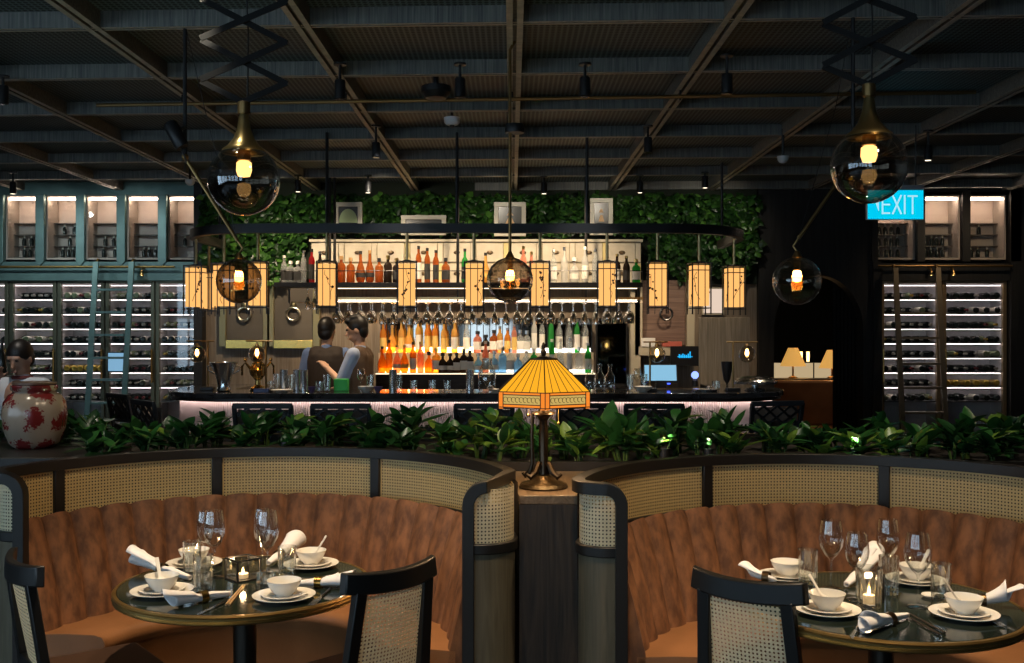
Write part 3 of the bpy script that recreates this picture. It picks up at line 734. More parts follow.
# ================================================================== island bar
def upath(xl, xr, yf, yb, r, n=12):
    pts = [Vector((xl, yb, 0))]; nr = [Vector((-1, 0, 0))]
    for (cx, cy, a0, a1) in ((xl + r, yf + r, PI, 1.5 * PI), (xr - r, yf + r, 1.5 * PI, 2 * PI)):
        for i in range(n + 1):
            a = a0 + (a1 - a0) * i / n
            pts.append(Vector((cx + r * math.cos(a), cy + r * math.sin(a), 0))); nr.append(Vector((math.cos(a), math.sin(a), 0)))
    pts.append(Vector((xr, yb, 0))); nr.append(Vector((1, 0, 0)))
    return pts, nr
def at(pts, z): return [Vector((p.x, p.y, z)) for p in pts]
BXL, BXR, BYF = PX(166, 9.7), PX(786, 9.7), 9.12
bpts, bnr = upath(BXL, BXR, BYF, 10.75, .75)
t = thing('bar_counter', 'long curved island bar with a dark polished stone top and lit fringe', 'bar counter', (0, 0, 0))
# profile: a = outwards, b = up
def rect(a0, a1, b0, b1): return [(a0, b0), (a1, b0), (a1, b1), (a0, b1)]
MB().sweep(at(bpts, 1.10), bnr, rect(-.62, 0, -.05, 0)).build('counter_top', pbr('dark polished bar stone', (.012, .013, .014), .08, var=(8, (.035, .037, .04), 5), coat=.4), t, bevel=.006)
MB().sweep(at(bpts, 1.05), bnr, rect(-.055, -.03, -.03, 0)).build('edge_trim', BLACK, t)
MB().sweep(at(bpts, 0.0), bnr, rect(-.58, -.18, .1, 1.05)).build('front_panel', woodm('bar front wood', (.012, .010, .008), (.035, .028, .02), (20, 20, 1), .5), t)
MB().sweep(at(bpts, 0.0), bnr, rect(-.54, -.24, 0, .1)).build('plinth', BLACK, t)
MB().sweep(at(bpts, 1.028), bnr, rect(-.10, -.07, 0, .012)).build('light_strip', emis('pinkish white led strip', (1, .82, .80), 9.0), t)
fp, fn = upath(BXL + .11, BXR - .11, BYF + .11, 10.7, .66, 40)
# evenly respaced fringe path with a cord ripple
L_ = [0.0]
for i in range(1, len(fp)): L_.append(L_[-1] + (fp[i] - fp[i - 1]).length)
G0, G1, G2 = [], [], []; n = 1500; j = 0
for i in range(n + 1):
    s = L_[-1] * i / n
    while j < len(fp) - 2 and L_[j + 1] < s: j += 1
    f = (s - L_[j]) / (L_[j + 1] - L_[j]); p = fp[j].lerp(fp[j + 1], f); nn = fn[j].lerp(fn[j + 1], f)
    w = .007 * math.cos(PI * i / 2)
    a = p + nn * w; G0.append(Vector((a.x, a.y, 1.02))); G1.append(Vector((a.x, a.y, .93))); G2.append(Vector((p.x + nn.x * (.01 + w), p.y + nn.y * (.01 + w), .80 + .012 * math.sin(i * .8))))
m = MB().grid([G0, G1, G2]); stuff(m.build('cord_fringe', pbr('cream cord fringe', (.70, .58, .54), .85), t, smooth=0))

# bar stools seen from behind
def bar_stool(label):
    t = thing('bar_stool', label, 'bar stool', (0, 0, 0))
    w = .245; DK = pbr('blue black stool wood', (.018, .022, .026), .45); m = MB()
    MB().box(-w, w, -.20, .22, .70, .76).build('seat', pbr('dark stool leather', (.03, .022, .018), .5), t, bevel=.02)
    for sx in (-1, 1):
        for sy in (-1, 1): MB().bar((sx * (w - .03), sy * .18, .70), (sx * w, sy * .21, 0), .035, .035).build('leg', DK, t, bevel=.004)
    f = MB()
    for s in (-1, 1): f.bar((s * (w - .02), -.20, .72), (s * (w - .01), -.26, 1.04), .036, .030)
    f.bar((-w, -.26, 1.035), (w, -.26, 1.035), .03, .045); f.bar((-w + .02, -.215, .80), (w - .02, -.215, .80), .025, .03)
    f.build('back_frame', DK, t, bevel=.004)
    l = MB()
    for k in range(-3, 4):
        for s in (-1, 1):
            xa, xb, za, zb = k * .13 - s * .13, k * .13 + s * .13, .81, 1.015
            # clip the strip to the frame
            def cl(x, z, x2, z2):
                lim = w - .03
                if x < -lim: f_ = (-lim - x) / (x2 - x); x, z = -lim, z + (z2 - z) * f_
                if x > lim: f_ = (lim - x) / (x2 - x); x, z = lim, z + (z2 - z) * f_
                return x, z
            if max(xa, xb) < -w + .03 or min(xa, xb) > w - .03: continue
            p = cl(xa, za, xb, zb); q = cl(xb, zb, xa, za)
            yy = lambda z: -.215 - .045 * (z - .80) / .24
            l.bar((p[0], yy(p[1]), p[1]), (q[0], yy(q[1]), q[1]), .012, .018)
    l.build('lattice', DK, t)
    MB().box(-w + .02, w - .02, -.19, -.182, .80, 1.0, M=Matrix.Rotation(0, 4, 'X')).build('back_pad', pbr('grey brown stool fabric', (.10, .085, .07), .8), t)
    r = MB()
    for a, b in (((-w, -.2, .28), (w, -.2, .28)), ((-w, .2, .28), (w, .2, .28)), ((-w, -.2, .28), (-w, .2, .28)), ((w, -.2, .28), (w, .2, .28))): r.bar(a, b, .022, .022)
    r.build('footrest', BRASSD, t)
    return t
ST = [(270, 8.72, 0, 'second from the left end of the bar front'), (345, 8.70, .03, 'stool below the two bartenders'), (486, 8.70, -.04, 'stool left of the yellow table lamp'),
      (578, 8.72, .2, 'stool right of the yellow table lamp'), (650, 8.70, .0, 'stool below the right counter globe lamp'), (763, 9.0, .25, 'stool at the right end of the bar'),
      (144, 9.95, -.8, 'lattice stool furthest left, in front of the wine cabinets'), (172, 9.0, -.85, 'lattice stool at the rounded left end of the bar')]
s0 = None
for px, d, rz, lab in ST:
    lab = 'lattice back bar stool, ' + lab
    if s0 is None: s0 = bar_stool(lab); s = s0
    else: s = dup(s0, (0, 0, 0), 0, lab)
    s.location = (PX(px, d), d, 0); s.rotation_euler = (0, 0, rz); s['group'] = 'bar stools along the bar'

# ------------------------------------------------------------------ on the counter
def put(mb, name, mat, x, d, z, label, cat, group=None, **k):
    o = mb.build(name, mat, **k); o.location = (x, d, z); return tag(o, label, cat, group)
ZB = 1.101
def oncounter(px, d=9.45): return PX(px, d), d
x, d = oncounter(224, 9.42)
t = thing('ice_bucket', 'large polished steel ice bucket with flared rim on the bar', 'ice bucket', (x, d, ZB))
MB().lathe([(0, .004), (.055, 0), (.07, .01), (.055, .05), (.075, .14), (.115, .24), (.125, .265), (.118, .268), (.105, .24), (.065, .13), (.045, .06), (0, .055)], 28).build('bowl', pbr('bright bucket steel', (.80, .86, .90), .2, metal=1.0), t)
for s in (-1, 1): MB().tube([(s * .085, 0, .16), (s * .14, 0, .19), (s * .15, 0, .23), (s * .11, 0, .235)], .007, 8).build('handle', STEEL, t)
x, d = oncounter(258, 9.62)
t = thing('beer_font', 'ornate gold drinks fountain with curved arms on the bar', 'drinks fountain', (x, d, ZB))
GOLD = pbr('polished gold', (.62, .40, .14), .15, metal=1.0)
MB().lathe([(0, 0), (.075, 0), (.08, .02), (.03, .05), (.025, .09), (.07, .14), (.085, .19), (.06, .25), (.03, .27), (.05, .30), (.045, .34), (.015, .37), (.02, .40), (0, .42)], 20).build('body', GOLD, t)
for k in range(4):
    a = k * PI / 2 + .5; c, s_ = math.cos(a), math.sin(a)
    MB().tube([(c * .07, s_ * .07, .20), (c * .12, s_ * .12, .26), (c * .15, s_ * .15, .22), (c * .15, s_ * .15, .14)], [.014, .013, .012, .010], 8).build('spout', GOLD, t)
    MB().ball((c * .12, s_ * .12, .285), .018, 10, 6).build('knob', GOLD, t)
def counter_lamp(px_post, px_globe, d, ptop, label, rpx=8.5):
    xp, xg = PX(px_post, d), PX(px_globe, d); zt = PZ(ptop, d) - ZB
    t = thing('counter_lamp', label, 'lamp', (xp, d, ZB)); g = xg - xp; r = rpx / F * d
    MB().box(-.06, .06, -.05, .05, 0, .03).build('base', BLACKM, t, bevel=.004)
    MB().tube([(0, 0, .03), (0, 0, zt)], .009, 8).build('post', BRASSD, t)
    MB().tube([(-math.copysign(.06, g), 0, zt), (g + math.copysign(.10, g), 0, zt)], .007, 8).build('arm', BRASSD, t)
    zg = PZ(354, d) - ZB
    MB().tube([(g, 0, zt), (g, 0, zg + r)], .004, 6).build('cord', BLACKM, t)
    MB().ball((g, 0, zg), r, 20, 14).build('glass_globe', SMOKEL, t, smooth=80)
    MB().lathe([(.02, r * .85), (.022, r), (.012, r * 1.25), (0, r * 1.26)], 12, c=(g, 0, zg)).build('cap', BRASSD, t)
    MB().lathe([(0, -.02), (.014, -.01), (.018, .01), (.012, .04), (0, .05)], 12, c=(g, 0, zg)).build('bulb', FILAM, t)
counter_lamp(208, 197, 9.62, 341, 'thin brass counter lamp with a small globe at the left end of the bar')
counter_lamp(266, 257, 9.40, 341, 'thin brass counter lamp in front of the gold drinks fountain')
counter_lamp(650, 657, 9.40, 342, 'thin brass counter lamp in front of the lit till screen')
counter_lamp(733, 747, 9.45, 342, 'thin brass counter lamp in front of the grey board')
TUMB = None
def clear_glass(kind):
    m = MB()
    if kind == 'tall': m.lathe([(0, .008), (.028, .006), (.034, .15), (.031, .15), (.026, .02), (0, .02)], 14)
    if kind == 'short': m.lathe([(0, .008), (.034, .006), (.038, .09), (.035, .09), (.031, .02), (0, .02)], 14)
    if kind == 'wine': m.lathe([(0, .003), (.034, .001), (.034, .004), (.005, .012), (.004, .085), (.02, .10), (.037, .135), (.036, .165), (.030, .205), (.029, .205), (.035, .165), (.035, .135), (.018, .103), (0, .095)], 16)
    if kind == 'can': m.lathe([(0, 0), (.036, 0), (.038, .02), (.036, .19), (.037, .195), (.034, .195), (.034, .02), (0, .02)], 14)
    return m
for i, (px, d, kind, lab) in enumerate(((284, 9.5, 'can', 'steel mixing tin furthest left in the row right of the gold fountain'), (291, 9.42, 'tall', 'clear tall glass second in the row right of the gold fountain'), (297, 9.5, 'can', 'steel mixing tin third in the row right of the gold fountain'), (304, 9.4, 'can', 'steel mixing tin last in the row, beside the left bartender'),
        (277, 9.6, 'tall', 'clear tall glass just behind the steel mixing tins'), (270, 9.45, 'short', 'clear short glass between gold fountain and mixing tins'),
        (319, 9.4, 'short', 'clear short glass in front of the left bartender'), (327, 9.4, 'tall', 'clear tall glass left of the green box'), (361, 9.45, 'wine', 'clear wine glass in front of the right bartender'), (370, 9.4, 'tall', 'clear tall glass right of the right bartender'),
        (393, 9.5, 'can', 'steel shaker under the amber bottles, left one'), (399, 9.5, 'tall', 'clear tall glass under the amber bottles'), (470, 9.5, 'can', 'steel shaker left of the water jug'), (414, 9.6, 'short', 'clear short glass under the middle of the amber bottles'), (432, 9.6, 'short', 'clear short glass under the right part of the amber bottles'), (447, 9.6, 'short', 'clear short glass under the small square bottles'),
        (630, 9.5, 'tall', 'clear tall glass left of the till screen'), (637, 9.55, 'wine', 'clear wine glass behind the white bowl near the till'), (644, 9.6, 'tall', 'clear tall glass just left of the till screen'), (716, 9.5, 'short', 'clear short glass left of the black flute'))):
    put(clear_glass(kind), 'mixing_tin' if kind == 'can' else 'drinking_glass', STEEL if kind == 'can' else GLASSR, PX(px, d), d, ZB, lab, 'glass' if kind != 'can' else 'shaker')
for i, (px, lab) in enumerate(((590, 'left'), (600, 'middle'), (610, 'right'))):
    put(MB().lathe([(0, .005), (.04, .003), (.045, .02), (.045, .13), (.018, .18), (.016, .23), (.02, .235), (.02, .25), (0, .25)], 14), 'glass_bottle', GLASSR, PX(px, 9.45), 9.45, ZB, '%s one of three clear stoppered bottles right of the yellow lamp' % lab, 'bottle', 'clear bottles right of the lamp')
put(MB().lathe([(0, .005), (.075, .003), (.085, .03), (.08, .17), (.045, .26), (.05, .30), (.046, .30), (.04, .26), (.072, .16), (0, .03)], 20), 'water_jug', GLASSR, PX(487, 9.45), 9.45, ZB, 'large clear water jug left of the yellow lamp', 'jug')
def bowlmb(r, h): return MB().lathe([(0, .004), (r * .45, 0), (r * .5, .006), (r * .85, h * .5), (r, h), (r * .96, h), (r * .8, h * .5), (r * .4, .016), (0, .014)], 24)
for px, r, h, lab in ((366, .075, .05, 'white bowl in front of the right bartender'), (281, .10, .02, 'white plate by the counter lamp near the gold fountain'), (497, .09, .025, 'shallow white plate on the bar right of the water jug'), (643, .085, .05, 'white bowl in front of the till screen')):
    put(bowlmb(r, h), 'serving_bowl', PORC, PX(px, 9.33), 9.33, ZB, lab, 'bowl')
for px, lab in ((312, 'small purple bowl left of the green box'), (378, 'small purple bowl right of the right bartender')):
    put(bowlmb(.04, .05), 'small_bowl', pbr('purple glaze', (.10, .07, .16), .3), PX(px, 9.3), 9.3, ZB, lab, 'bowl')
put(MB().box(-.065, .065, -.04, .04, 0, .11), 'green_box', pbr('bright green carton', (.03, .42, .06), .5, emit=(.02, .5, .06), es=0.0), PX(341.5, 9.5), 9.5, ZB, 'bright green carton in front of the left bartender', 'carton', bevel=.004)
put(MB().box(-.07, .07, -.03, .03, 0, .03), 'bar_tray', pbr('navy tray', (.02, .03, .10), .4), PX(262, 9.3), 9.3, ZB, 'navy blue tray beside the counter lamp base', 'tray', bevel=.003)
put(MB().lathe([(0, .003), (.035, .001), (.006, .015), (.006, .06), (.03, .10), (.048, .20), (.055, .27), (.050, .27), (.04, .19), (0, .085)], 18), 'black_flute_vase', BLACKM, PX(727, 9.5), 9.5, ZB, 'tall black flared goblet left of the right counter lamp', 'goblet')
t = thing('serving_stand', 'silver rimmed round serving stand at the right end of the bar', 'serving stand', (PX(755, 9.6), 9.6, ZB))
MB().lathe([(0, 0), (.10, 0), (.09, .015), (.03, .03), (.03, .05), (.20, .06), (.21, .085), (.205, .085), (.19, .068), (0, .066)], 28).build('plate', STEEL, t)
MB().lathe([(.19, .07), (.18, .11), (.10, .135), (0, .14)], 28).build('cover', thin('grey cover glass', (.5, .52, .52), 1.2, .05), t, smooth=80)
t = thing('low_tray', 'flat silver tray with a blue gleam beside the serving stand', 'tray', (PX(762, 9.45), 9.42, ZB)); t.location.x = PX(705, 9.45)
MB().lathe([(0, .004), (.10, 0), (.12, .02), (.115, .022), (0, .008)], 24).build('plate', STEEL, t); MB().ball((.03, 0, .03), .022, 10, 8).build('lid_knob', STEEL, t)
# tills and boards at the right end
t = thing('till_screen', 'pale blue lit till screen on the bar', 'screen', (PX(661, 10.0), 10.0, ZB))
Mr = Matrix.Rotation(math.radians(-14), 4, 'X')
MB().box(-.165, .165, 0, .03, .06, .235, M=Mr).build('casing', BLACKM, t); MB().box(-.155, .155, -.004, -.001, .07, .225, M=Mr).build('display', emis('till screen', (.27, .56, .78), .95), t)
MB().box(-.05, .05, -.02, .08, 0, .07).build('stand', BLACKM, t); MB().box(.06, .09, -.01, .0, .035, .045).build('power_light', emis('blue led', (.05, .1, 1), 4), t)
t = thing('small_monitor', 'small dark monitor with a cyan readout behind the till', 'screen', (PX(685, 11.4), 11.4, PZ(366, 11.4)))
MB().box(-.16, .16, .0, .04, 0, .22).build('casing', BLACKM, t)
m = MB(); q = random.Random(4)
for i in range(7): m.box(-.07 + i * .02, -.058 + i * .02, -.004, -.001, .09, .09 + q.uniform(.03, .075))
m.box(-.085, .085, -.004, -.001, .10, .106); m.build('readout', emis('cyan readout', (.02, .45, .9), 1.3), t)
MB().box(-.03, .03, .04, .64, .08, .14).build('wall_mount', BLACKM, t)
t = thing('blue_lamp', 'small blue white glowing light beside the dark monitor', 'lamp', (PX(695, 10.2), 10.2, ZB))
MB().lathe([(0, 0), (.03, 0), (.03, .06), (.01, .08), (0, .08)], 12).build('base', BLACKM, t); MB().ball((0, 0, .115), .038, 14, 10).build('glow_bulb', emis('blue white glow', (.25, .35, 1), 2.0), t)
o = tag(MB().box(-.27, .27, -.02, .02, 0, PZ(317, 10.6) - 0, M=None).build('leaning_board', woodm('grey washed board', (.13, .115, .09), (.24, .21, .17), (40, 40, 1.4), .6, .15), bevel=.004), 'tall grey washed wooden board standing at the right end of the bar', 'board')
o.location = (PX(724, 11.0), 11.0, 0)
# ------------------------------------------------------------------ back wall: panels, window, shelf
PANELF = pbr('green gold panel frame', (.26, .23, .12), .4, metal=.5)
for (a, b, lab) in ((222, 266, 'framed dark wall panel with ring knocker behind the ice bucket'), (270, 316, 'framed dark wall panel with ring knocker behind the mixing tins')):
    xa, xb = PX(a, 11.95), PX(b, 11.95); za, zb = PZ(345, 11.95), PZ(278, 11.95); c = (xa + xb) / 2; w = (xb - xa) / 2
    t = thing('wall_panel', lab, 'wall panel', (c, 12.0, za)); h = zb - za
    MB().box(-w, w, .0, .045, 0, h).build('panel', pbr('dark taupe panel', (.085, .070, .052), .6, var=(3, (.12, .10, .075), 3)), t)
    f = MB()
    for s in (-1, 1): f.box(s * w - .04, s * w + .04, -.04, .045, -.02, h)
    f.build('frame', PANELF, t, bevel=.004)
    MB().box(-w + .04, w - .04, -.05, .0, -.04, .06).build('lower_rail', pbr('polished brass rail', (.55, .36, .10), .25, metal=1.0), t, bevel=.004)
    r = MB(); rr = .075; zc = PZ(314, 11.9) - za
    r.tube([(rr * math.sin(2 * PI * k / 20), -.045, zc + rr * math.cos(2 * PI * k / 20)) for k in range(20)], .014, 8, closed=True)
    r.build('ring_knocker', pbr('pale metal ring', (.55, .52, .42), .3, metal=1.0), t); MB().ball((0, -.035, zc + rr + .02), .04, 12, 8, sc=(1, .6, 1.3)).build('knocker_boss', pbr('ring boss', (.2, .17, .1), .35, metal=1.0), t)
t = thing('serving_window', 'cream framed window recess with ring handle right of the bottle shelves', 'window frame', (PX(664, 11.8), 11.8, PZ(345, 11.8)))
h = PZ(280, 11.8) - PZ(345, 11.8); w = PX(690, 11.8) - PX(664, 11.8); CRM = pbr('cream painted wood', (.42, .37, .27), .5)
f = MB()
for s in (-1, 1): f.box(s * w - .045, s * w + .045, -.05, .05, -.12, h)
f.box(-w, w, -.06, .10, -.12, -.02); f.build('frame', CRM, t, bevel=.004)
MB().box(-w + .045, w - .045, .06, .10, 0, h).build('recess_back', woodm('reddish slatted recess', (.10, .06, .045), (.2, .13, .10), (1, 1, 22), .5), t)
MB().box(-.02, .04, -.02, .02, .0, .03).build('sill_block', CRM, t)
MB().tube([(.02 + .07 * math.sin(2 * PI * k / 20), -.04, .36 + .07 * math.cos(2 * PI * k / 20)) for k in range(20)], .012, 8, closed=True).build('ring_handle', STEELD, t)
put(MB().box(-.08, .08, -.05, .05, 0, .10), 'paper_box', pbr('white card', (.7, .68, .64), .7), PX(648, 11.76), 11.78, PZ(345, 11.8) - .02 + .001, 'small white box on the sill of the cream window', 'box', bevel=.003)
put(MB().box(-.11, .11, -.05, .05, 0, .06), 'red_box', pbr('red card', (.45, .10, .07), .6), PX(672, 11.76), 11.78, PZ(345, 11.8) - .02 + .001, 'flat red box on the sill of the cream window', 'box', bevel=.003)
for px, lab in ((646, 'left bright backlit pane above the cream window'), (676, 'middle bright backlit pane above the cream window'), (714, 'right bright backlit pane above the grey board')):
    t = thing('backlit_pane', lab, 'light panel', (PX(px, 11.9), 11.96, PZ(306, 11.9)))
    MB().box(-.13, .13, 0, .03, -.10, .22).build('frame', CRM, t); 
    MB().box(-.11, .11, -.012, -.002, -.08, .20).build('glow_panel', emis('soft warm pane', (1, .78, .62), .8), t)
struct(MB().box(PX(630, 11.8), PX(640, 11.8), 11.75, 11.9, 0, PZ(284, 11.8)).build('trim_8', CRM, bevel=.004))
t = thing('bar_mirror', 'dark mirror with cream edge right of the bottle shelves', 'mirror', (PX(612, 11.85), 11.9, 1.0))
w = PX(628, 11.85) - PX(612, 11.85); MB().box(-w, w, 0, .04, 0, PZ(318, 11.85) - 1.0).build('backing', BLACK, t); MB().box(-w + .02, w - .02, -.006, -.001, .05, PZ(318, 11.85) - 1.03).build('mirror_glass', pbr('dark mirror', (.10, .12, .12), .05, metal=1.0), t)

# ================================================================== back bar: bottle steps, gantry, drawers
t = thing('back_bar', 'stepped back bar display behind the bartenders, lit amber from below', 'bar display', (0, 11.4, 0))
xa, xb = PX(376, 11.4), PX(595, 11.4)
zl, zu = PZ(373, 11.4), PZ(353, 11.55)
DKW = woodm('dark bar cabinet wood', (.015, .012, .010), (.04, .03, .022), (3, 30, 30), .5)
MB().box(xa, xb, -.02, .48, 0, zl - .015).build('cabinet_body', DKW, t, bevel=.004)
MB().box(xa, xb, -.03, .22, zl - .015, zl).build('lower_step', pbr('frosted step', (.5, .42, .3), .3), t)
MB().box(xa, xb, .20, .44, zl, zu).build('upper_step', pbr('frosted step', (.5, .42, .3), .3), t)
xm = PX(472, 11.4)
MB().box(xa + .02, xm, .165, .195, zl + .001, zl + .05).build('light_strip', LEDA, t); MB().box(xa + .02, xm, .395, .435, zu + .001, zu + .06).build('light_strip', LEDA, t)
LEDC = emis('white step led', (1, .86, .76), 4.5)
MB().box(xm + .03, xb - .02, .165, .195, zl + .001, zl + .03).build('light_strip', LEDC, t); MB().box(xm + .03, xb - .02, .395, .435, zu + .001, zu + .05).build('light_strip', LEDC, t)
MB().box(xa, xb, -.034, -.030, zl - .013, zl - .003).build('edge_light', emis('step edge light', (1, .80, .55), 2.0), t)
MB().box(xa, xb, .46, .48, zu, PZ(318, 11.8)).build('mirror_back', pbr('smoked mirror', (.30, .27, .24), .06, metal=1.0), t)
g = MB()
for i in range(34): x = xa + (xb - xa) * i / 33; g.box(x - .004, x + .004, .44, .45, zu, PZ(319, 11.8))
g.build('wire_lattice', BLACKM, t)
# bottle kinds: 0 tall, 1 shouldered square, 2 squat decanter, 3 slim, 4 round flask
def bprof(k):
    if k == 0: return [(0, .004), (.030, 0), (.037, .008), (.037, .19), (.030, .225), (.015, .25), (.013, .30), (.016, .302), (.016, .33), (0, .332)], (1, 3, 8), 0
    if k == 1: return [(0, .004), (.038, 0), (.042, .006), (.042, .165), (.034, .185), (.015, .20), (.014, .225), (.019, .227), (.019, .265), (0, .267)], (1, 3, 7), 4
    if k == 2: return [(0, .004), (.045, 0), (.052, .01), (.050, .10), (.038, .13), (.015, .155), (.013, .185), (.024, .19), (.024, .225), (0, .228)], (1, 3, 7), 0
    if k == 3: return [(0, .004), (.026, 0), (.031, .006), (.031, .23), (.024, .26), (.013, .28), (.013, .315), (.016, .317), (.016, .345), (0, .347)], (1, 3, 7), 0
    return [(0, .004), (.030, 0), (.046, .03), (.048, .09), (.038, .14), (.018, .19), (.014, .26), (.017, .262), (.017, .29), (0, .292)], (1, 3, 7), 0
LQ = {'amber': (.95, .45, .08), 'honey': (1.0, .68, .22), 'cognac': (.62, .20, .05), 'clear': (.92, .95, .95), 'blue': (.45, .72, .95), 'green': (.10, .60, .16), 'red': (.65, .05, .06), 'pink': (.95, .48, .34), 'dark': (.07, .05, .04), 'white': (.95, .95, .92)}
LM = {k: liquor(k + ' spirit bottle', v, .25 if k in ('clear',) else .5) for k, v in LQ.items()}
LBW = pbr('white paper label', (.85, .82, .74), .7); LBD = pbr('black paper label', (.03, .03, .03), .6); LBY = pbr('yellow paper label', (.80, .55, .16), .6)
CAPS = {'black': pbr('black cap', (.02, .02, .02), .4), 'gold': pbr('gold cap', (.6, .42, .14), .3, metal=1.0), 'silver': pbr('silver cap', (.6, .6, .6), .3, metal=1.0), 'red': pbr('red cap', (.5, .03, .03), .4), 'wood': WOODS, 'white': LBW}
SEEN = {'amber': 'amber', 'honey': 'honey yellow', 'cognac': 'brown', 'clear': 'clear glass', 'blue': 'pale blue', 'green': 'green', 'red': 'red', 'pink': 'pink orange', 'dark': 'dark', 'white': 'frosted white'}
SHP = ['tall round', 'square shouldered', 'squat', 'slim', 'round flask']
LBK = {'w': LBW, 'd': LBD, 'y': LBY}; LBN = {'w': 'white label', 'd': 'black label', 'y': 'yellow label', '-': 'no label'}
PROTO = {}
def liq(k, c, lab, cap, x, y, z, where, sc=1.0):
    key = (k, c, lab, cap)
    if key not in PROTO:
        pr, (l0, l1, c0), sq = bprof(k); mis = [0] * (len(pr) - 1)
        body = MB(); n = 12
        body.lathe(pr, n, mis=[0 if i < c0 - 1 else 2 for i in range(len(pr) - 1)], sq=sq, rot=PI / 4 if sq else 0)
        if lab != '-':
            r = max(p[0] for p in pr[1:4]) * 1.02; za, zb = .035, pr[3][1] * .82
            if k == 4: za, zb = .05, .09
            body.lathe([(r, za), (r, zb)], n, 1, sq=sq, rot=PI / 4 if sq else 0)
        o = body.build('liquor_bottle', [LM[c], LBK.get(lab, LBW), CAPS[cap]]); PROTO[key] = o
    else:
        o = PROTO[key].copy(); link(o)
    o.location = (x, y, z + .001); o.rotation_euler = (0, 0, rnd.uniform(-.4, .4)); o.scale = (1, 1, sc)
    d = '%s %s bottle, %s cap, %s, %s' % (SEEN[c], SHP[k], cap, LBN[lab], where)
    tag(o, d, 'bottle', d)
def run(px0, px1, n, y, z, where, kinds, cols, labs='w-yd', caps=('black', 'gold'), sc=(.92, 1.05)):
    for i in range(n):
        px = px0 + (px1 - px0) * (i + .5) / n
        liq(rnd.choice(kinds), rnd.choice(cols), rnd.choice(labs), rnd.choice(caps), PX(px, y) + rnd.uniform(-.008, .008), y + rnd.uniform(-.012, .012), z, where, rnd.uniform(*sc))
YL, YU = 11.4 + .05, 11.4 + .30
run(379, 448, 8, YU, zu, 'upper amber step', (0, 0, 3, 4), ('amber', 'honey', 'honey'), '-y-w', ('gold', 'black', 'wood'), (1.0, 1.12))
run(448, 472, 2, YU, zu, 'upper amber step', (0,), ('honey', 'clear'), 'w', ('white',), (1.1, 1.2))
run(378, 440, 8, YL, zl, 'lower amber step', (1, 0, 2, 4), ('amber', 'honey', 'amber', 'pink'), 'w-y-', ('gold', 'black', 'wood'), (1.0, 1.12))
run(440, 474, 5, YL, zl, 'lower amber step', (1, 1, 2), ('cognac', 'dark', 'amber'), 'ww', ('black',), (.85, 1.0))
run(474, 497, 3, YU, zu, 'middle of the upper step', (1, 2), ('dark', 'cognac', 'pink'), 'ww', ('black',), (.9, 1.0))
run(497, 530, 5, YU, zu, 'upper step above the yellow lamp', (0, 3, 1), ('clear', 'pink', 'honey', 'amber'), 'wy-', ('gold', 'red', 'silver'), (.85, 1.0))
run(530, 590, 7, YU, zu, 'upper step right of the lamp', (0, 3), ('clear', 'white', 'green', 'clear'), 'ww-', ('silver', 'white', 'green' if False else 'silver'), (1.08, 1.2))
run(474, 530, 7, YL, zl, 'lower step behind the yellow lamp', (0, 2, 1), ('blue', 'clear', 'pink', 'blue'), 'w-', ('silver', 'white'), (.9, 1.1))
run(530, 592, 7, YL, zl, 'lower step right of the yellow lamp', (0, 1, 3), ('clear', 'white', 'clear', 'green'), 'w-', ('silver', 'white'), (1.0, 1.15))
# gantry: hanging black shelf with a wire rail, glass rack below
YG = 10.85; zg = PZ(283, YG)
t = thing('bottle_gantry', 'black hanging shelf with a wire rail and stemware rack above the bar', 'hanging shelf', (0, YG, zg)); xa, xb = PX(277, YG), PX(641, YG)
MB().box(xa, xb, -.15, .17, -.05, 0).build('shelf', BLACK, t, bevel=.004)
r = MB()
r.tube([(xa, .16, .12), (xa, -.145, .12), (xb, -.145, .12), (xb, .16, .12)], .005, 6)
n = 9
for i in range(n): x = xa + (xb - xa) * i / (n - 1); r.tube([(x, -.145, 0), (x, -.145, .12)], .004, 6)
r.build('wire_rail', BLACKM, t)
for px in (327, 332, 457, 587):
    x = PX(px, YG); MB().tube([(x, .165, -.06), (x, .165, ZC - zg + .05)], .016, 8).build('hanger', BLACKM, t)
zr = PZ(298, YG) - zg
MB().box(PX(330, YG), xb, -.16, .18, zr - .02, zr).build('rack_shelf', thin('rack glass shelf', (.85, .88, .86), 1.2, .05), t)
MB().box(PX(330, YG), xb, -.165, -.15, zr - .022, zr + .004).build('rack_edge', pbr('brass rack edge', (.55, .40, .2), .3, metal=1.0), t)
MB().box(PX(332, YG), xb - .02, .165, .178, zr - .036, zr - .026).build('light_strip', emis('added warm rack strip', (1, .80, .60), 7), t)  # strip added behind the hanging glasses to make them sparkle
k = MB()
for i in range(30): x = PX(300, YG) + (xb - PX(300, YG)) * i / 29; k.box(x - .004, x + .004, -.15, .17, zr - .05, zr - .042)
k.build('stem_rail', BRASS, t)
for px in (286, 327, 457, 587, 640): x = PX(px, YG); MB().box(x - .008, x + .008, .14, .17, zr - .05, -.05).build('rack_strut', BLACKM, t)
MB().box(PX(335, YG), xb - .03, .10, .13, -.056, -.050).build('light_strip', emis('warm gantry strip', (1, .74, .48), 3.5), t)
MB().box(xa + .02, xb - .02, .15, .165, .001, .010).build('light_strip', emis('rosy shelf light', (1, .62, .5), 2.6), t)
run(282, 300, 3, YG, zg, 'left end of the hanging shelf', (1, 0), ('clear', 'red', 'pink'), 'd', ('black', 'white'), (.8, .95))
run(300, 324, 3, YG, zg, 'left end of the hanging shelf', (0, 3), ('dark', 'clear', 'red'), '-d', ('black', 'silver'), (1.0, 1.1))
run(337, 402, 7, YG, zg, 'hanging shelf over the bartenders', (1, 2, 1, 0, 4), ('cognac', 'cognac', 'amber', 'dark'), '-d', ('black', 'gold', 'wood'), (.95, 1.2))
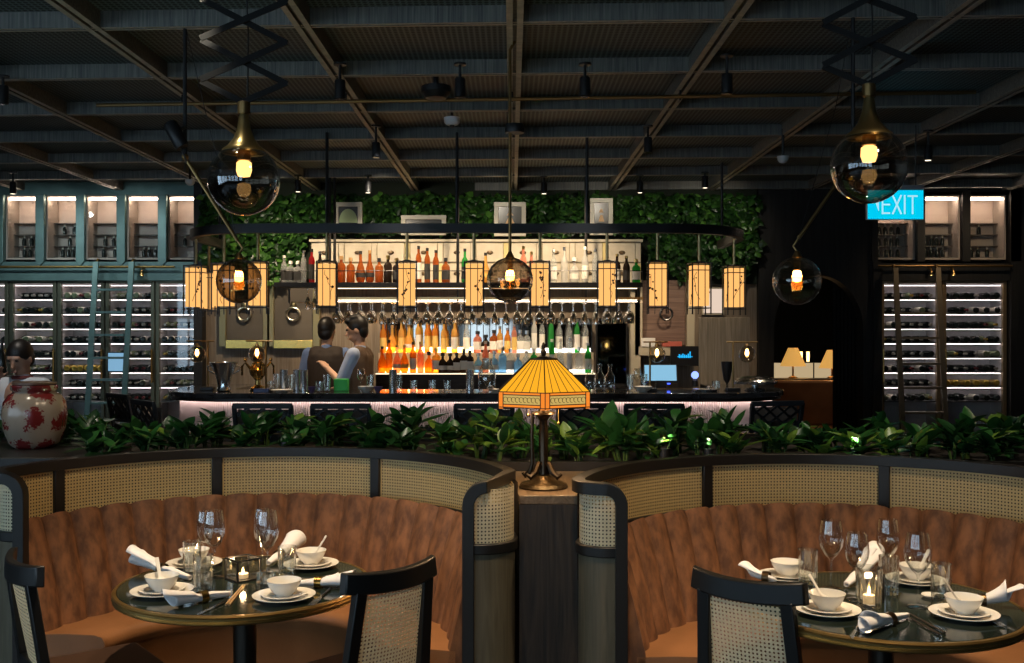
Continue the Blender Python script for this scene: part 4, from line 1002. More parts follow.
run(414, 450, 4, YG, zg, 'hanging shelf right of the bartenders', (0, 3, 1), ('dark', 'cognac', 'honey'), 'wd', ('black', 'gold'), (1.0, 1.15))
run(460, 470, 1, YG, zg, 'hanging shelf left of the centre globe', (0,), ('green',), 'd', ('black',), (1.1, 1.2))
run(480, 492, 1, YG, zg, 'hanging shelf left of the centre globe', (4,), ('honey',), 'y', ('black',), (1.1, 1.2))
run(520, 535, 2, YG, zg, 'hanging shelf right of the centre globe', (0, 4), ('clear', 'pink'), 'w', ('gold',), (1.1, 1.2))
run(549, 600, 5, YG, zg, 'hanging shelf, pale bottle group', (0, 0, 2), ('white', 'clear', 'white'), 'w-', ('silver', 'white'), (1.05, 1.2))
run(613, 640, 3, YG, zg, 'right end of the hanging shelf', (0, 1), ('dark', 'green', 'dark'), 'wd', ('black', 'gold'), (.85, 1.0))
# stemware hanging upside down in the rack
def stem_mb(k):
    if k == 0: pr = [(0, 0), (.034, .0), (.034, -.003), (.005, -.010), (.004, -.075), (.022, -.09), (.040, -.125), (.042, -.155), (.034, -.195), (.033, -.195), (.040, -.155), (.038, -.127), (.018, -.095), (0, -.09)]
    else: pr = [(0, 0), (.033, .0), (.033, -.003), (.005, -.010), (.004, -.08), (.016, -.095), (.026, -.13), (.026, -.20), (.0245, -.20), (.0245, -.13), (.012, -.10), (0, -.095)]
    return MB().lathe(pr, 16)
SG = [None, None]; zs = zg + zr - .052
GH = thin('hanging stem glass', (.90, .89, .85), 2.2, .06, 1.5, .26)
for i in range(27):
    px = 338 + i * 11.2
    k = 0 if (i // 4) % 2 == 0 else 1
    for j in range(2):
        if SG[k] is None: SG[k] = stem_mb(k).build('hanging_stem_glass', GH); o = SG[k]
        else: o = SG[k].copy(); link(o)
        o.location = (PX(px, YG) , YG - .08 + j * .16, zs); o.scale = (1.2, 1.2, 1.12)
        d = '%s hanging upside down in the %s row of the gantry rack' % (('clear round wine glass', 'clear tall flute glass')[k], ('front', 'rear')[j]); tag(o, d, 'wine glass', d)
for px, lab in ((315, 'clear goblet hanging alone left of the bartenders lantern'), (309, 'clear goblet hanging at the far left of the gantry')):
    o = SG[1].copy(); link(o); o.location = (PX(px + (0 if px > 310 else -1), YG), YG, zg - .055); tag(o, lab, 'wine glass')
# apothecary drawers
ya = 11.62; z0, z1 = PZ(284, ya), PZ(242, ya); xa, xb = PX(311, ya), PX(641, ya)
t = thing('apothecary_cabinet', 'long cream apothecary chest of small drawers behind the hanging shelf', 'drawer cabinet', (0, ya, z0)); h = z1 - z0
CR = pbr('cream distressed paint', (.40, .35, .26), .5, var=(7, (.52, .46, .35), 4)); CRD = pbr('darker cream paint', (.30, .26, .18), .5)
MB().box(xa, xb, .015, .42, 0, h).build('carcass', CRD, t)
MB().box(xa - .02, xb + .02, -.02, .42, h, h + .03).build('top', CR, t, bevel=.005)
MB().box(xa + .2, xb - .2, .40, .428, .1, .2).build('wall_mount', CRD, t)
nd = 10; dw = (xb - xa) / nd; PULL = pbr('dark cup pull', (.14, .10, .06), .4, metal=.8)
for r in range(2):
    for i in range(nd):
        c = xa + dw * (i + .5); zz0 = h * (r / 2) + .012; zz1 = h * ((r + 1) / 2) - .012
        w = dw * .40
        dr = MB().box(c - dw * .5 + .008, c + w - .03, -.004, .10, zz0, zz1).build('drawer', CR, t, bevel=.004)
        MB().box(c + w - .022, c + dw * .5 - .004, -.004, .10, zz0, zz1).build('narrow_drawer', CR if (i + r) % 3 else pbr('yellowed drawer', (.50, .40, .16), .5), t, bevel=.003)
        zc = (zz0 + zz1) / 2; cc = c - dw * .08
        MB().lathe([(0, .03), (.02, .028), (.034, .015), (.038, 0), (0, 0)], 12, M=Matrix.Translation((cc, -.004, zc)) @ Matrix.Rotation(PI / 2, 4, 'X') @ Matrix.Diagonal((1, .6, 1, 1))).build('cup_pull', PULL, dr)
# ------------------------------------------------------------------ living wall of ivy
IV = [leafm('ivy dark', (.010, .035, .008), (.020, .065, .014)), leafm('ivy mid', (.022, .085, .016), (.045, .13, .022)), leafm('ivy bright', (.06, .19, .025), (.10, .24, .04))]
m = MB(); q = random.Random(5)
def ivy_ok(px, py):
    if py < 191: return False
    lo = 243 + 5 * math.sin(px * .11)
    if px < 300: lo = 284 + 5 * math.sin(px * .2) if px < 285 else 262
    if px > 636: lo = 277 + 7 * math.sin(px * .13) - max(0, px - 735) * .8
    return py < lo
cnt = 0
while cnt < 9500:
    px, py = q.uniform(203, 757), q.uniform(186, 292); x_, z_ = PX(px, 11.9), PZ(py, 11.9)
    if z_ > 3.24 or not ivy_ok(px, py): continue
    yy = 11.98 - min(.18, abs(q.gauss(0, .07))) - .05 * (.5 + .5 * math.sin(px * .09) * math.sin(py * .13 + px * .03))
    if z_ < PZ(242, 11.62) + .14 and PX(311, 11.62) - .13 < x_ < PX(641, 11.62) + .13: continue
    L = q.uniform(.05, .11); W = L * q.uniform(.7, .95)
    dn = Vector((q.uniform(-.8, .8), q.uniform(-.6, -.1), q.uniform(-1, .2))).normalized()
    nm = Vector((q.uniform(-.7, .7), -1, q.uniform(-.1, .9))).normalized(); sd = dn.cross(nm).normalized(); nm = sd.cross(dn)
    b = Vector((x_, yy, z_))
    vs = [b, b + dn * L * .25 + sd * W * .5 - nm * .008, b + dn * L * .7 + sd * W * .28 - nm * .004, b + dn * L, b + dn * L * .7 - sd * W * .28 - nm * .004, b + dn * L * .25 - sd * W * .5 - nm * .008, b + dn * L * .5 + nm * .006]
    mi = q.choices((0, 1, 2), (6, 5, 1.2 + 1.5 * (.5 + .5 * math.sin(px * .05 + 1.3) * math.cos(py * .08))))[0]
    m.add(vs, [(0, 1, 6), (1, 2, 6), (2, 3, 6), (3, 4, 6), (4, 5, 6), (5, 0, 6)], mi); cnt += 1
stuff(tag(m.build('ivy_leaves', IV, smooth=0), 'dense green ivy leaves covering the wall above and beside the bottle shelves', 'ivy'))
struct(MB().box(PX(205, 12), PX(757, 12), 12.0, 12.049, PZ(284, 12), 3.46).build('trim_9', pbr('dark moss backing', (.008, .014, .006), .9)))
# framed pictures among the leaves
def picture(x0, x1, y0, y1, lab, inner):
    d = 11.60; xa, xb, za, zb = PX(x0, d), PX(x1, d), PZ(y1, d), PZ(y0, d); w, h = (xb - xa) / 2, (zb - za) / 2
    t = thing('picture_frame', lab, 'picture', ((xa + xb) / 2, d, (za + zb) / 2)); FR = pbr('pale grey picture frame', (.50, .47, .38), .5)
    f = MB(); e = .05
    f.box(-w, w, 0, .05, h - e, h); f.box(-w, w, 0, .05, -h, -h + e); f.box(-w, -w + e, 0, .05, -h + e, h - e); f.box(w - e, w, 0, .05, -h + e, h - e)
    f.build('frame', FR, t, bevel=.004)
    m = MB().box(-w + e, w - e, .02, .035, -h + e, h - e)
    inner(m, w - e, h - e); m.build('picture', [pbr('dark picture ground', (.03, .028, .02), .3), pbr('pale green picture shape', (.40, .52, .26), .5), pbr('warm picture shape', (.55, .33, .14), .5)], t, smooth=0)
    for px in (-w * .5, w * .5): MB().tube([(px, .045, h - .01), (px, .30, h - .01)], .005, 6).build('wall_hook', BLACKM, t)
def dome(m, w, h):
    n = 14; m.prism([(-w * .95, -h * .45)] + [(-w * .95 * math.cos(PI * i / n), -h * .35 + h * 1.15 * math.sin(PI * i / n)) for i in range(n + 1)] + [(w * .95, -h * .45)], .012, .019, 1, M=flip())
def lampshape(m, w, h):
    m.prism([(-w * .4, -h * .35), (w * .4, -h * .35), (w * .16, h * .1), (-w * .16, h * .1)], .012, .019, 2, M=flip()); m.prism([(-w * .3, h * .3), (w * .3, h * .3), (w * .1, h * .55), (-w * .1, h * .55)], .012, .019, 2, M=flip())
def strip(m, w, h): m.box(-w * .75, -w * .6, .012, .019, -h * .4, h * .2, 2)
picture(334, 362, 202, 233, 'pale framed picture of a light green dome on the ivy wall', dome)
picture(401, 446, 215, 235, 'wide low pale frame half buried in the ivy', strip)
picture(494, 526, 202, 236, 'pale framed dark picture behind the centre pendant rod', lampshape)
picture(590, 613, 198, 235, 'narrow pale framed picture with a warm lamp shape on the ivy wall', lampshape)

# ================================================================== booths
ZRAIL = 1.10
CB = pbr('deep black booth wood', (.010, .009, .008), .40, spec=.4)
def booth_path(cx, cy, r, yl, yr, xli, xri, rc):
    """plan path (outer shell centre line) from the inner left end round the back to the inner right end, with outward normals"""
    r = r - .025; pts, nr = [], []
    ycl, ycr = yl + .025 + rc, yr + .025 + rc
    aR = math.asin((ycr - cy) / (r - rc)); aL = PI - math.asin((ycl - cy) / (r - rc))
    xcl = cx + (r - rc) * math.cos(aL); xcr = cx + (r - rc) * math.cos(aR)
    n = 4
    for i in range(n): pts.append(Vector((xli + (xcl - xli) * i / n, ycl - rc, 0))); nr.append(Vector((0, -1, 0)))
    n = 12
    for i in range(n + 1):
        a = -PI / 2 - (2 * PI - (PI / 2 + aL)) * i / n if False else (1.5 * PI) + (aL - 1.5 * PI) * i / n
        pts.append(Vector((xcl + rc * math.cos(a), ycl + rc * math.sin(a), 0))); nr.append(Vector((math.cos(a), math.sin(a), 0)))
    n = 60
    for i in range(1, n):
        a = aL + (aR - aL) * i / n; pts.append(Vector((cx + r * math.cos(a), cy + r * math.sin(a), 0))); nr.append(Vector((math.cos(a), math.sin(a), 0)))
    n = 12
    for i in range(n + 1):
        a = aR + (-PI / 2 - aR) * i / n; pts.append(Vector((xcr + rc * math.cos(a), ycr + rc * math.sin(a), 0))); nr.append(Vector((math.cos(a), math.sin(a), 0)))
    n = 4
    for i in range(1, n + 1): pts.append(Vector((xcr + (xri - xcr) * i / n, ycr - rc, 0))); nr.append(Vector((0, -1, 0)))
    return pts, nr
def booth(cx, cy, r, yl, yr, xli, xri, posts, label, rc=.13, R_=.07):
    pts, nr = booth_path(cx, cy, r, yl, yr, xli, xri, rc)
    t = thing('booth_banquette', label, 'booth', (cx, cy, 0)); O = Vector((cx, cy, 0))
    p = [q - O for q in pts]
    # one frame: post, rounded corner, rail, rounded corner, post
    h = .022; z1 = ZRAIL - h
    P3, N3 = [], []
    dl = (p[1] - p[0]).normalized(); dr = (p[-2] - p[-1]).normalized()
    el = p[0] + dl * h; er = p[-1] + dr * h
    P3.append(Vector((el.x, el.y, 0))); N3.append(nr[0]); P3.append(Vector((el.x, el.y, z1 - R_))); N3.append(nr[0])
    for i in range(1, 9):
        a = PI / 2 * i / 8; P3.append(el + dl * R_ * (1 - math.cos(a)) + Vector((0, 0, z1 - R_ + R_ * math.sin(a)))); N3.append(nr[0])
    body = [(q, n_) for q, n_ in zip(p, nr) if (q - el).dot(dl) > R_ + .01 or q.y > el.y + .01]
    body = [(q, n_) for q, n_ in body if (q - er).dot(dr) > R_ + .01 or q.y > er.y + .01]
    for q, n_ in body: P3.append(Vector((q.x, q.y, z1))); N3.append(n_)
    for i in range(8, -1, -1):
        a = PI / 2 * i / 8; P3.append(er + dr * R_ * (1 - math.cos(a)) + Vector((0, 0, z1 - R_ + R_ * math.sin(a)))); N3.append(nr[-1])
    P3.append(Vector((er.x, er.y, 0))); N3.append(nr[-1])
    MB().sweep(P3, N3, [(-.025, -h), (.025, -h), (.025, h), (-.025, h)]).build('frame_rail', CB, t, bevel=.006)
    zl0, zl1 = .825, .868
    MB().sweep(at(p, (zl0 + zl1) / 2), nr, [(-.022, -.02), (.012, -.02), (.012, .02), (-.022, .02)]).build('lower_rail', CB, t, bevel=.005)
    MB().wall(p, .03, zl0 + .002, thick=-.02, nrm=nr).build('lower_panel', VENEER, t)
    MB().sweep(at(p, .06), nr, [(-.03, 0), (.012, 0), (.012, .06), (-.03, .06)]).build('plinth', CB, t)
    def zt_(q):   # top edge that follows the rounded frame corners
        for e_, d_ in ((el, dl), (er, dr)):
            s_ = (q - e_).dot(d_)
            if s_ < R_ and abs((q - e_).y) < .06 and abs((q - e_).dot(d_)) < .12:
                s_ = max(s_, 0.0); return z1 - R_ + math.sqrt(max(R_ ** 2 - (R_ - s_) ** 2, 0)) - .012
        return z1 - .012
    # posts on the back and cane panels between them
    cuts = [0]
    for px in posts:
        best = min(range(20, len(pts) - 20), key=lambda i: abs(pts[i].x - PX(px, pts[i].y)))
        cuts.append(best)
        q, n_ = p[best], nr[best]; tt = Vector((-n_.y, n_.x, 0))
        m = MB(); vs = []
        for z in (zl1 - .01, z1): vs += [q + n_ * a + tt * b + Vector((0, 0, z)) for a, b in ((-.022, -.024), (.022, -.024), (.022, .024), (-.022, .024))]
        m.add(vs, [(3, 2, 1, 0), (4, 5, 6, 7), (0, 1, 5, 4), (1, 2, 6, 5), (2, 3, 7, 6), (3, 0, 4, 7)]); m.build('post', CB, t, bevel=.004)
    cuts = sorted(cuts) + [len(pts) - 1]
    # panel breaks also where the end caps turn into the back
    ends = [17, len(pts) - 18]
    cuts = sorted(set(cuts + ends))
    for a, b in zip(cuts, cuts[1:]):
        if b - a < 2: continue
        end = a < 17 or b > len(pts) - 18
        o = MB().wall([q + n_ * (-.004) for q, n_ in zip(p[a:b + 1], nr[a:b + 1])], zl1 - .008, [zt_(q) for q in p[a:b + 1]]).build('cane_panel', CANEP if end else CANE, t)
        o['label'] = 'cane webbing panel of the booth end' if end else 'cane webbing panel of the booth back'
    LIN = pbr('dark brown lining cloth', (.045, .030, .017), .9)
    for i0, i1, off in ((3, 17, -.02), (17, len(p) - 18, .016), (len(p) - 18, len(p) - 4, -.02)):
        MB().wall([q + n_ * off for q, n_ in zip(p[i0:i1 + 1], nr[i0:i1 + 1])], .70, z1 - .012 if off > 0 else z1 - .07).build('lining', LIN, t)
    # tufted back
    pitch = math.radians(8.45)
    aR = math.asin((yr + .05 - cy) / .9); aL = PI - math.asin((yl + .05 - cy) / .9)
    prof = [(.81, .40), (.825, .47), (.845, .56), (.868, .66), (.892, .75), (.912, .81), (.930, .855), (.945, .878), (.960, .884), (.975, .878), (.983, .86), (.985, .80), (.985, .40)]
    prof = [(a_ - (1.065 - (r - .025)), b_) for a_, b_ in prof]; dr_ = 1.065 - (r - .025)
    k0 = PI / 2; nU = int((aL - aR) / pitch * 20); G = []
    for (rr, z) in prof:
        row = []
        for i in range(nU + 1):
            a = aR + (aL - aR) * i / nU; u = ((a - k0) / pitch) % 1.0
            bul = abs(math.sin(PI * u)) ** .36
            amp = .040 if rr < .96 - dr_ and z > .45 else 0.0
            row.append(Vector(((rr - amp * bul + amp * .6) * math.cos(a), (rr - amp * bul + amp * .6) * math.sin(a), z + (amp * .6 * bul if z > .84 else 0))))
        G.append(row)
    m = MB().grid(G)
    for i in (0, nU): m.add([r_[i] for r_ in G], [tuple(range(len(G)))])
    m.build('tufted_back', VELVET, t, smooth=60)
    # seat ring
    n = 64; G = []
    for (rr, z) in [(.55, .10), (.55, .40), (.535, .42), (.535, .45), (.55, .468), (.58, .475), (.70, .472), (.84, .462)]:
        rr -= dr_
        G.append([Vector((rr * math.cos(aR + (aL - aR) * i / n), rr * math.sin(aR + (aL - aR) * i / n), z)) for i in range(n + 1)])
    m = MB().grid(G)
    for i in (0, n): m.add([r_[i] for r_ in G] + [Vector((G[-1][i].x, G[-1][i].y, .10))], [tuple(range(len(G) + 1))])
    m.build('seat_cushion', SEATM, t, smooth=50)
    G = [[Vector(((.59 - dr_) * math.cos(aR + (aL - aR) * i / n), (.59 - dr_) * math.sin(aR + (aL - aR) * i / n), z)) for i in range(n + 1)] for z in (0, .12)]
    MB().grid(G).build('seat_base', CB, t)
LB = (-1.05, 3.83, 1.09); RB = (1.24, 3.60, 1.045)
booth(*LB, 3.98, 3.75, -1.90, PX(462, 3.75), (57, 218, 378), 'left curved booth with brown velvet tufted back and cane panels')
booth(*RB, 3.70, 3.40, PX(628, 3.70), 2.12, (708, 884), 'right curved booth with brown velvet tufted back and cane panels', .10, .06)

# ------------------------------------------------------------------ wooden plinth and planter behind the booths
def arcy(x, pad=.02):
    best = None
    for (cx, cy, r) in (LB, RB):
        s = (r + pad) ** 2 - (x - cx) ** 2
        if s > 0: best = max(best or 0, cy + math.sqrt(s))
    return best
def arcx(y, b, side, pad=.012):
    cx, cy, r = b; s = (r + pad) ** 2 - (y - cy) ** 2
    return cx + side * math.sqrt(s) if s > 0 else None
PF = 3.93; L1, R1 = [], []
for i in range(16):
    y = PF + (4.62 - PF) * i / 15
    a, b = arcx(y, LB, 1, -.007), arcx(y, RB, -1, -.007)
    if b is None or b > .62: b = .62
    L1.append((max(a, -.20), y)); R1.append((b, y))
t = thing('lamp_plinth', 'dark grained wooden plinth between the two booths carrying the yellow lamp', 'plinth', (0, 0, 0))
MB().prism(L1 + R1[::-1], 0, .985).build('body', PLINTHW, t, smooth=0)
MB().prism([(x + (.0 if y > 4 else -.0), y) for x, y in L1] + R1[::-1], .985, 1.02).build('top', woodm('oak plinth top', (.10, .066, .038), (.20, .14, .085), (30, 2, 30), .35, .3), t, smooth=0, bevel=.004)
# planter: front follows the booths
xs = [-4.3 + i * .05 for i in range(173)]
front = []
for x in xs:
    y = arcy(x); lo = 4.63
    front.append((x, max(lo, y or 0)))
t = thing('planter_box', 'long black planter box running behind both booths', 'planter', (0, 0, 0))
MB().prism(front + [(4.3, 5.74), (-4.3, 5.74)], 0, 1.02).build('ledge', CB, t, smooth=0)
MB().box(-4.3, 4.3, 5.74, 5.80, 0, 1.075).build('rear_panel', CB, t); MB().box(-4.3, -4.24, 5.16, 5.74, 0, 1.045).build('end_panel', CB, t); MB().box(4.24, 4.3, 5.16, 5.74, 0, 1.045).build('end_panel', CB, t)
soilp = [(x, y + .05) for x, y in front if -1.95 < x < 4.2]
MB().prism(soilp + [(4.2, 5.74), (-1.95, 5.74)], 1.02, 1.032).build('soil', pbr('dark planting soil', (.02, .014, .01), .95, bump=(50, .8)), t)
MB().box(-4.24, -1.96, 5.3, 5.74, 1.02, 1.032).build('soil', pbr('dark planting soil', (.02, .014, .01), .95, bump=(50, .8)), t)
MB().box(-4.3, -1.96, 4.66, 5.28, 1.02, 1.075).build('ledge_top', CB, t, bevel=.004)
kp = [(x, y) for x, y in front if -1.95 < x < 4.2]
MB().prism(kp + [(x, y + .035) for x, y in kp[::-1]], 1.02, 1.06).build('front_kerb', CB, t, smooth=0)
# leafy plants
PL = [leafm('plant dark leaf', (.006, .028, .008), (.012, .055, .015), .3), leafm('plant mid leaf', (.015, .07, .016), (.03, .12, .025), .3), leafm('plant yellow green leaf', (.08, .17, .02), (.15, .24, .04), .32)]
def big_leaf(m, b, d, up, L, W, mi, curl):
    d = d.normalized(); sd = d.cross(up)
    sd = sd.normalized() if sd.length > .01 else Vector((1, 0, 0)); nm = sd.cross(d)
    n = 6; rows = []
    for i in range(n + 1):
        s = i / n; w = W * (math.sin(PI * min(1, s ** .8)) ** .8 if 0 < i < n else .02) * .5
        c = b + d * L * s - Vector((0, 0, curl * L * s * s)); f = nm * (w * .35)
        rows.append([c - sd * w + f, c, c + sd * w + f])
    m.grid(rows, mi)
def plant(seed, h, spread, mix):
    q = random.Random(seed); st, lf = MB(), MB()
    for s in range(q.randint(4, 6)):
        a = q.uniform(0, 2 * PI); rr = q.uniform(.02, spread); top = Vector((rr * math.cos(a), rr * math.sin(a) * .8, h * q.uniform(.45, .8)))
        base = Vector((top.x * .3, top.y * .3, 0)); mid = base.lerp(top, .5) + Vector((0, 0, .03))
        st.tube([base, mid, top], [.006, .005, .003], 5)
        for k in range(q.randint(4, 6)):
            f = q.uniform(.35, 1.0); p = base.lerp(top, f); a2 = q.uniform(0, 2 * PI); el = q.uniform(.15, 1.25)
            d = Vector((math.cos(a2) * math.cos(el), math.sin(a2) * math.cos(el), math.sin(el)))
            big_leaf(lf, p, d, Vector((0, 0, 1)), q.uniform(.11, .19), q.uniform(.045, .075), q.choices((0, 1, 2), mix)[0], q.uniform(.0, .45))
    return st, lf
protos = []
STEMM = pbr('green stem', (.05, .10, .02), .5)
q = random.Random(9); i = 0
def pfront(x):
    return max(4.63, arcy(x) or 0)
for row, off in ((0, .13), (1, .36), (2, .62)):
    x = -3.35 + row * .07
    while x < 3.35:
        y = max(min(pfront(x), 5.0) + off, (5.02, 5.25, 5.5)[row] if x < -1.95 else 4.75)
        if not (row == 0 and x < -1.95):
            key = i % 9; yel = abs(x - .12) < .6 or (1.0 < x < 1.9 and row == 0)
            lab = 'broad leaved %s plant in the %s row of the planter' % ('yellow green' if yel else 'dark green', ('front', 'middle', 'rear')[row])
            if len(protos) < 9 or yel:
                o = thing('leafy_plant', lab, 'plant', (0, 0, 0)); st, lf = plant(50 + i, .25, .12, (2, 5, 3) if yel else (6, 4, .35))
                st.build('stems', STEMM, o); lf.build('leaves', PL, o, smooth=60); protos.append(o)
            else: o = dup(protos[key], (0, 0, 0), 0, lab)
            o['group'] = lab; o['label'] = lab
            o.location = (x, y + q.uniform(-.03, .03), 1.03); o.rotation_euler = (0, 0, q.uniform(0, 6.28)); s = q.uniform(.8, 1.12); o.scale = (s, s, s * q.uniform(.62, .92)); i += 1
        x += q.uniform(.17, .24)
# small uplights among the leaves
UPL = []
for px, lab in ((293, 'small uplight in the leaves behind the left booth'), (650, 'small uplight in the leaves right of the plinth'), (690, 'small uplight in the leaves above the right booth post'), (822, 'small uplight in the bright leaves behind the right table'), (112, 'small uplight in the leaves beside the ceramic jar')):
    x = PX(px, 5.22); y = max(pfront(x) + .10, 5.0 if x < -1.95 else 4.7) ; t = thing('plant_uplight', lab, 'spotlight', (x, y, 1.033))
    MB().lathe([(0, 0), (.012, 0), (.012, .03), (.022, .035), (.022, .075), (.018, .075), (.018, .06), (0, .06)], 12).build('canister', BLACKM, t)
    MB().lathe([(0, .0605), (.0175, .0605)], 10).build('lens', emis('uplight lens', (.9, 1, .7), 6), t); UPL.append((x, y))
# ceramic jar
t = thing('ceramic_jar', 'white ribbed ceramic jar with red flowers on the ledge behind the left booth', 'jar', (PX(38, 5.12), 5.08, 1.076)); t.scale = (.92, .92, .92)
jp = [(0, .0), (.105, 0), (.125, .03), (.152, .10), (.160, .18), (.152, .245), (.125, .285), (.108, .297), (.108, .305), (.118, .312), (.118, .335), (.105, .338), (.10, .30), (0, .29)]
jar = MB(); n = 72; G = []
for (r, z) in jp:
    G.append([Vector(((max(r, .001) + (.006 * abs(math.sin(7 * 2 * PI * k / n / 2)) if .02 < z < .29 and r > .11 else 0)) * math.cos(2 * PI * k / n), (max(r, .001) + (.006 * abs(math.sin(7 * 2 * PI * k / n / 2)) if .02 < z < .29 and r > .11 else 0)) * math.sin(2 * PI * k / n), z)) for k in range(n)])
def jarm():
    m, nt, out = newmat('painted jar glaze'); N = nt.nodes; L = nt.links
    tc = N.new('ShaderNodeTexCoord'); v = N.new('ShaderNodeTexVoronoi'); v.inputs['Scale'].default_value = 10; nz = N.new('ShaderNodeTexNoise'); nz.inputs['Scale'].default_value = 22; nz.inputs['Detail'].default_value = 2
    mx = N.new('ShaderNodeMix'); mx.data_type = 'VECTOR'; mx.inputs['Factor'].default_value = .06
    L.new(tc.outputs['Object'], mx.inputs['A']); L.new(nz.outputs['Color'], mx.inputs['B']); L.new(mx.outputs['Result'], v.inputs['Vector'])
    r = N.new('ShaderNodeValToRGB'); r.color_ramp.elements[0].position = .42; r.color_ramp.elements[1].position = .50
    r.color_ramp.elements[0].color = (.13, .014, .014, 1); r.color_ramp.elements[1].color = (.24, .19, .145, 1); L.new(v.outputs['Distance'], r.inputs[0])
    b = N.new('ShaderNodeBsdfPrincipled'); b.inputs['Roughness'].default_value = .22; L.new(r.outputs[0], b.inputs['Base Color']); L.new(b.outputs[0], out.inputs[0]); return m
jar.grid(G, wrap=True); jar.build('body', jarm(), t, smooth=60)
MB().lathe([(0, .336), (.10, .336), (.112, .342), (.112, .35), (.06, .356), (0, .357)], 32).build('lid', pbr('brown jar lid', (.10, .06, .04), .4), t)

# ================================================================== yellow stained glass lamp
def tiffany():
    d = 4.13; x = PX(543.5, d)
    t = thing('stained_glass_lamp', 'six sided yellow stained glass table lamp on a dark bronze stand', 'table lamp', (x, d, 1.021))
    BZ = pbr('dark bronze', (.045, .032, .02), .3, metal=.9)
    BZL = pbr('engraved bronze', (.13, .09, .045), .35, metal=.9, bump=(60, .4))
    MB().lathe([(0, 0), (.096, 0), (.100, .006), (.092, .018), (.070, .026), (.045, .034), (.030, .05), (0, .055)], 32).build('base', BZL, t)
    zs = PZ(405, d) - 1.021; zt = PZ(359, d) - 1.021
    MB().lathe([(0, .05), (.026, .055), (.022, .085), (.018, .10), (.020, .20), (.017, .27), (.024, .283), (.03, .29), (.05, .298), (.045, .304), (.018, .31), (.014, .33), (0, .335)], 20).build('column', BZ, t)
    # curled side stem and feet scrolls
    MB().tube([(-.045, -.01, .30), (-.047, -.02, .20), (-.045, -.02, .10), (-.055, -.015, .065), (-.075, -.01, .05), (-.085, -.01, .062)], [.007, .007, .007, .011, .012, .006], 8).build('side_stem', BZ, t)
    for s in (-1, 1): MB().tube([(s * .02, -.02, .10), (s * .035, -.05, .065), (s * .055, -.065, .05), (s * .07, -.06, .062)], [.012, .014, .012, .006], 8).build('foot_scroll', BZ, t)
    a0 = PI / 6
    Rb, Rt = .208, .060; zb2 = zs + .060
    def hexa(r, z): return [Vector((r * math.cos(a0 + PI / 3 * k), r * math.sin(a0 + PI / 3 * k), z)) for k in range(6)]
    YG_ = emis('yellow stained glass', (1.0, .43, .02), 1.05); OR = emis('orange glass border', (1.0, .27, .03), .95); PAT = emis('pale yellow patterned glass', (.80, .55, .16), .75); LEAD = pbr('lead lines', (.02, .012, .008), .5, metal=.5)
    t0, b0, l0 = hexa(Rt, zt), hexa(Rb, zb2), hexa(Rb * 1.0, zs)
    sh, bd, ld = MB(), MB(), MB(); orn = MB()
    for k in range(6):
        k2 = (k + 1) % 6
        A, B, C, D = b0[k], b0[k2], t0[k2], t0[k]
        sh.add([A, B, C, D], [(0, 1, 2, 3)])
        for i in range(0, 7):
            f = i / 6; ld.bar(A.lerp(B, f), D.lerp(C, f), .0045 if i in (0, 6) else .0022, .0045 if i in (0, 6) else .0022)
        # band: orange border panes with a patterned middle
        E, G_ = l0[k], l0[k2]
        def bp(u, v): return E.lerp(G_, u).lerp(A.lerp(B, u), v)
        def q4(u0, u1, v0, v1, mi): bd.add([bp(u0, v0), bp(u1, v0), bp(u1, v1), bp(u0, v1)], [(0, 1, 2, 3)], mi)
        q4(0, .10, -.10, 1, 0); q4(.90, 1, -.10, 1, 0); q4(.10, .90, .82, 1, 0); q4(.10, .90, 0, .2, 0); q4(.10, .90, .2, .82, 1)
        nrm = ((A + B) / 2); nrm.z = 0; nrm.normalize()
        for (u0, v0, u1, v1) in ((0, 1, 1, 1), (0, 0, 1, 0), (.10, 0, .10, 1), (.90, 0, .90, 1), (.1, .2, .9, .2), (.1, .82, .9, .82), (0, -.1, 0, 1)): ld.bar(bp(u0, v0), bp(u1, v1), .0035, .0035)
        for j in range(9):   # filigree swirls on the band
            u = .16 + .68 * j / 8; c = bp(u, .51) + nrm * .002; tx = (B - A).normalized(); rr = .010
            orn.tube([c + tx * rr * math.cos(2 * PI * s / 9) + Vector((0, 0, rr * math.sin(2 * PI * s / 9))) for s in range(8)], .0011, 4)
        ld.bar(t0[k], t0[k2], .006, .006)
    sh.build('glass_shade', YG_, t, smooth=0); bd.build('shade_band', [OR, PAT], t, smooth=0); ld.build('lead_frame', LEAD, t); orn.build('filigree', pbr('bronze filigree', (.10, .06, .02), .4, metal=.7), t)
    MB().lathe([(0, zt + .012), (.02, zt + .01), (.05, zt), (.05, zt - .004), (0, zt - .004)], 6).build('crown', BZ, t, smooth=0)
    MB().lathe([(0, zt + .01), (.008, zt + .012), (.012, zt + .03), (.006, zt + .04), (.009, zt + .05), (.004, zt + .065), (0, zt + .068)], 12).build('finial', BZ, t)
    MB().tube([(0, 0, .33), (0, 0, zt)], .006, 8).build('harp', BZ, t)
    for s in (-1, 1): MB().ball((s * .05, .0, zs + .055), .022, 12, 8).build('bulb', FILAMB, t)
    for sx, zz in ((.058, -.062), (-.06, -.03)):
        MB().tube([(sx, -.05, zs + .03), (sx, -.05, zs + zz)], .0016, 5).build('pull_chain', BRASS, t); MB().ball((sx, -.05, zs + zz - .006), .006, 8, 6).build('chain_knob', BRASS, t)
    return Vector((x, d, 1.021 + zs + .03))
LAMPC = tiffany()

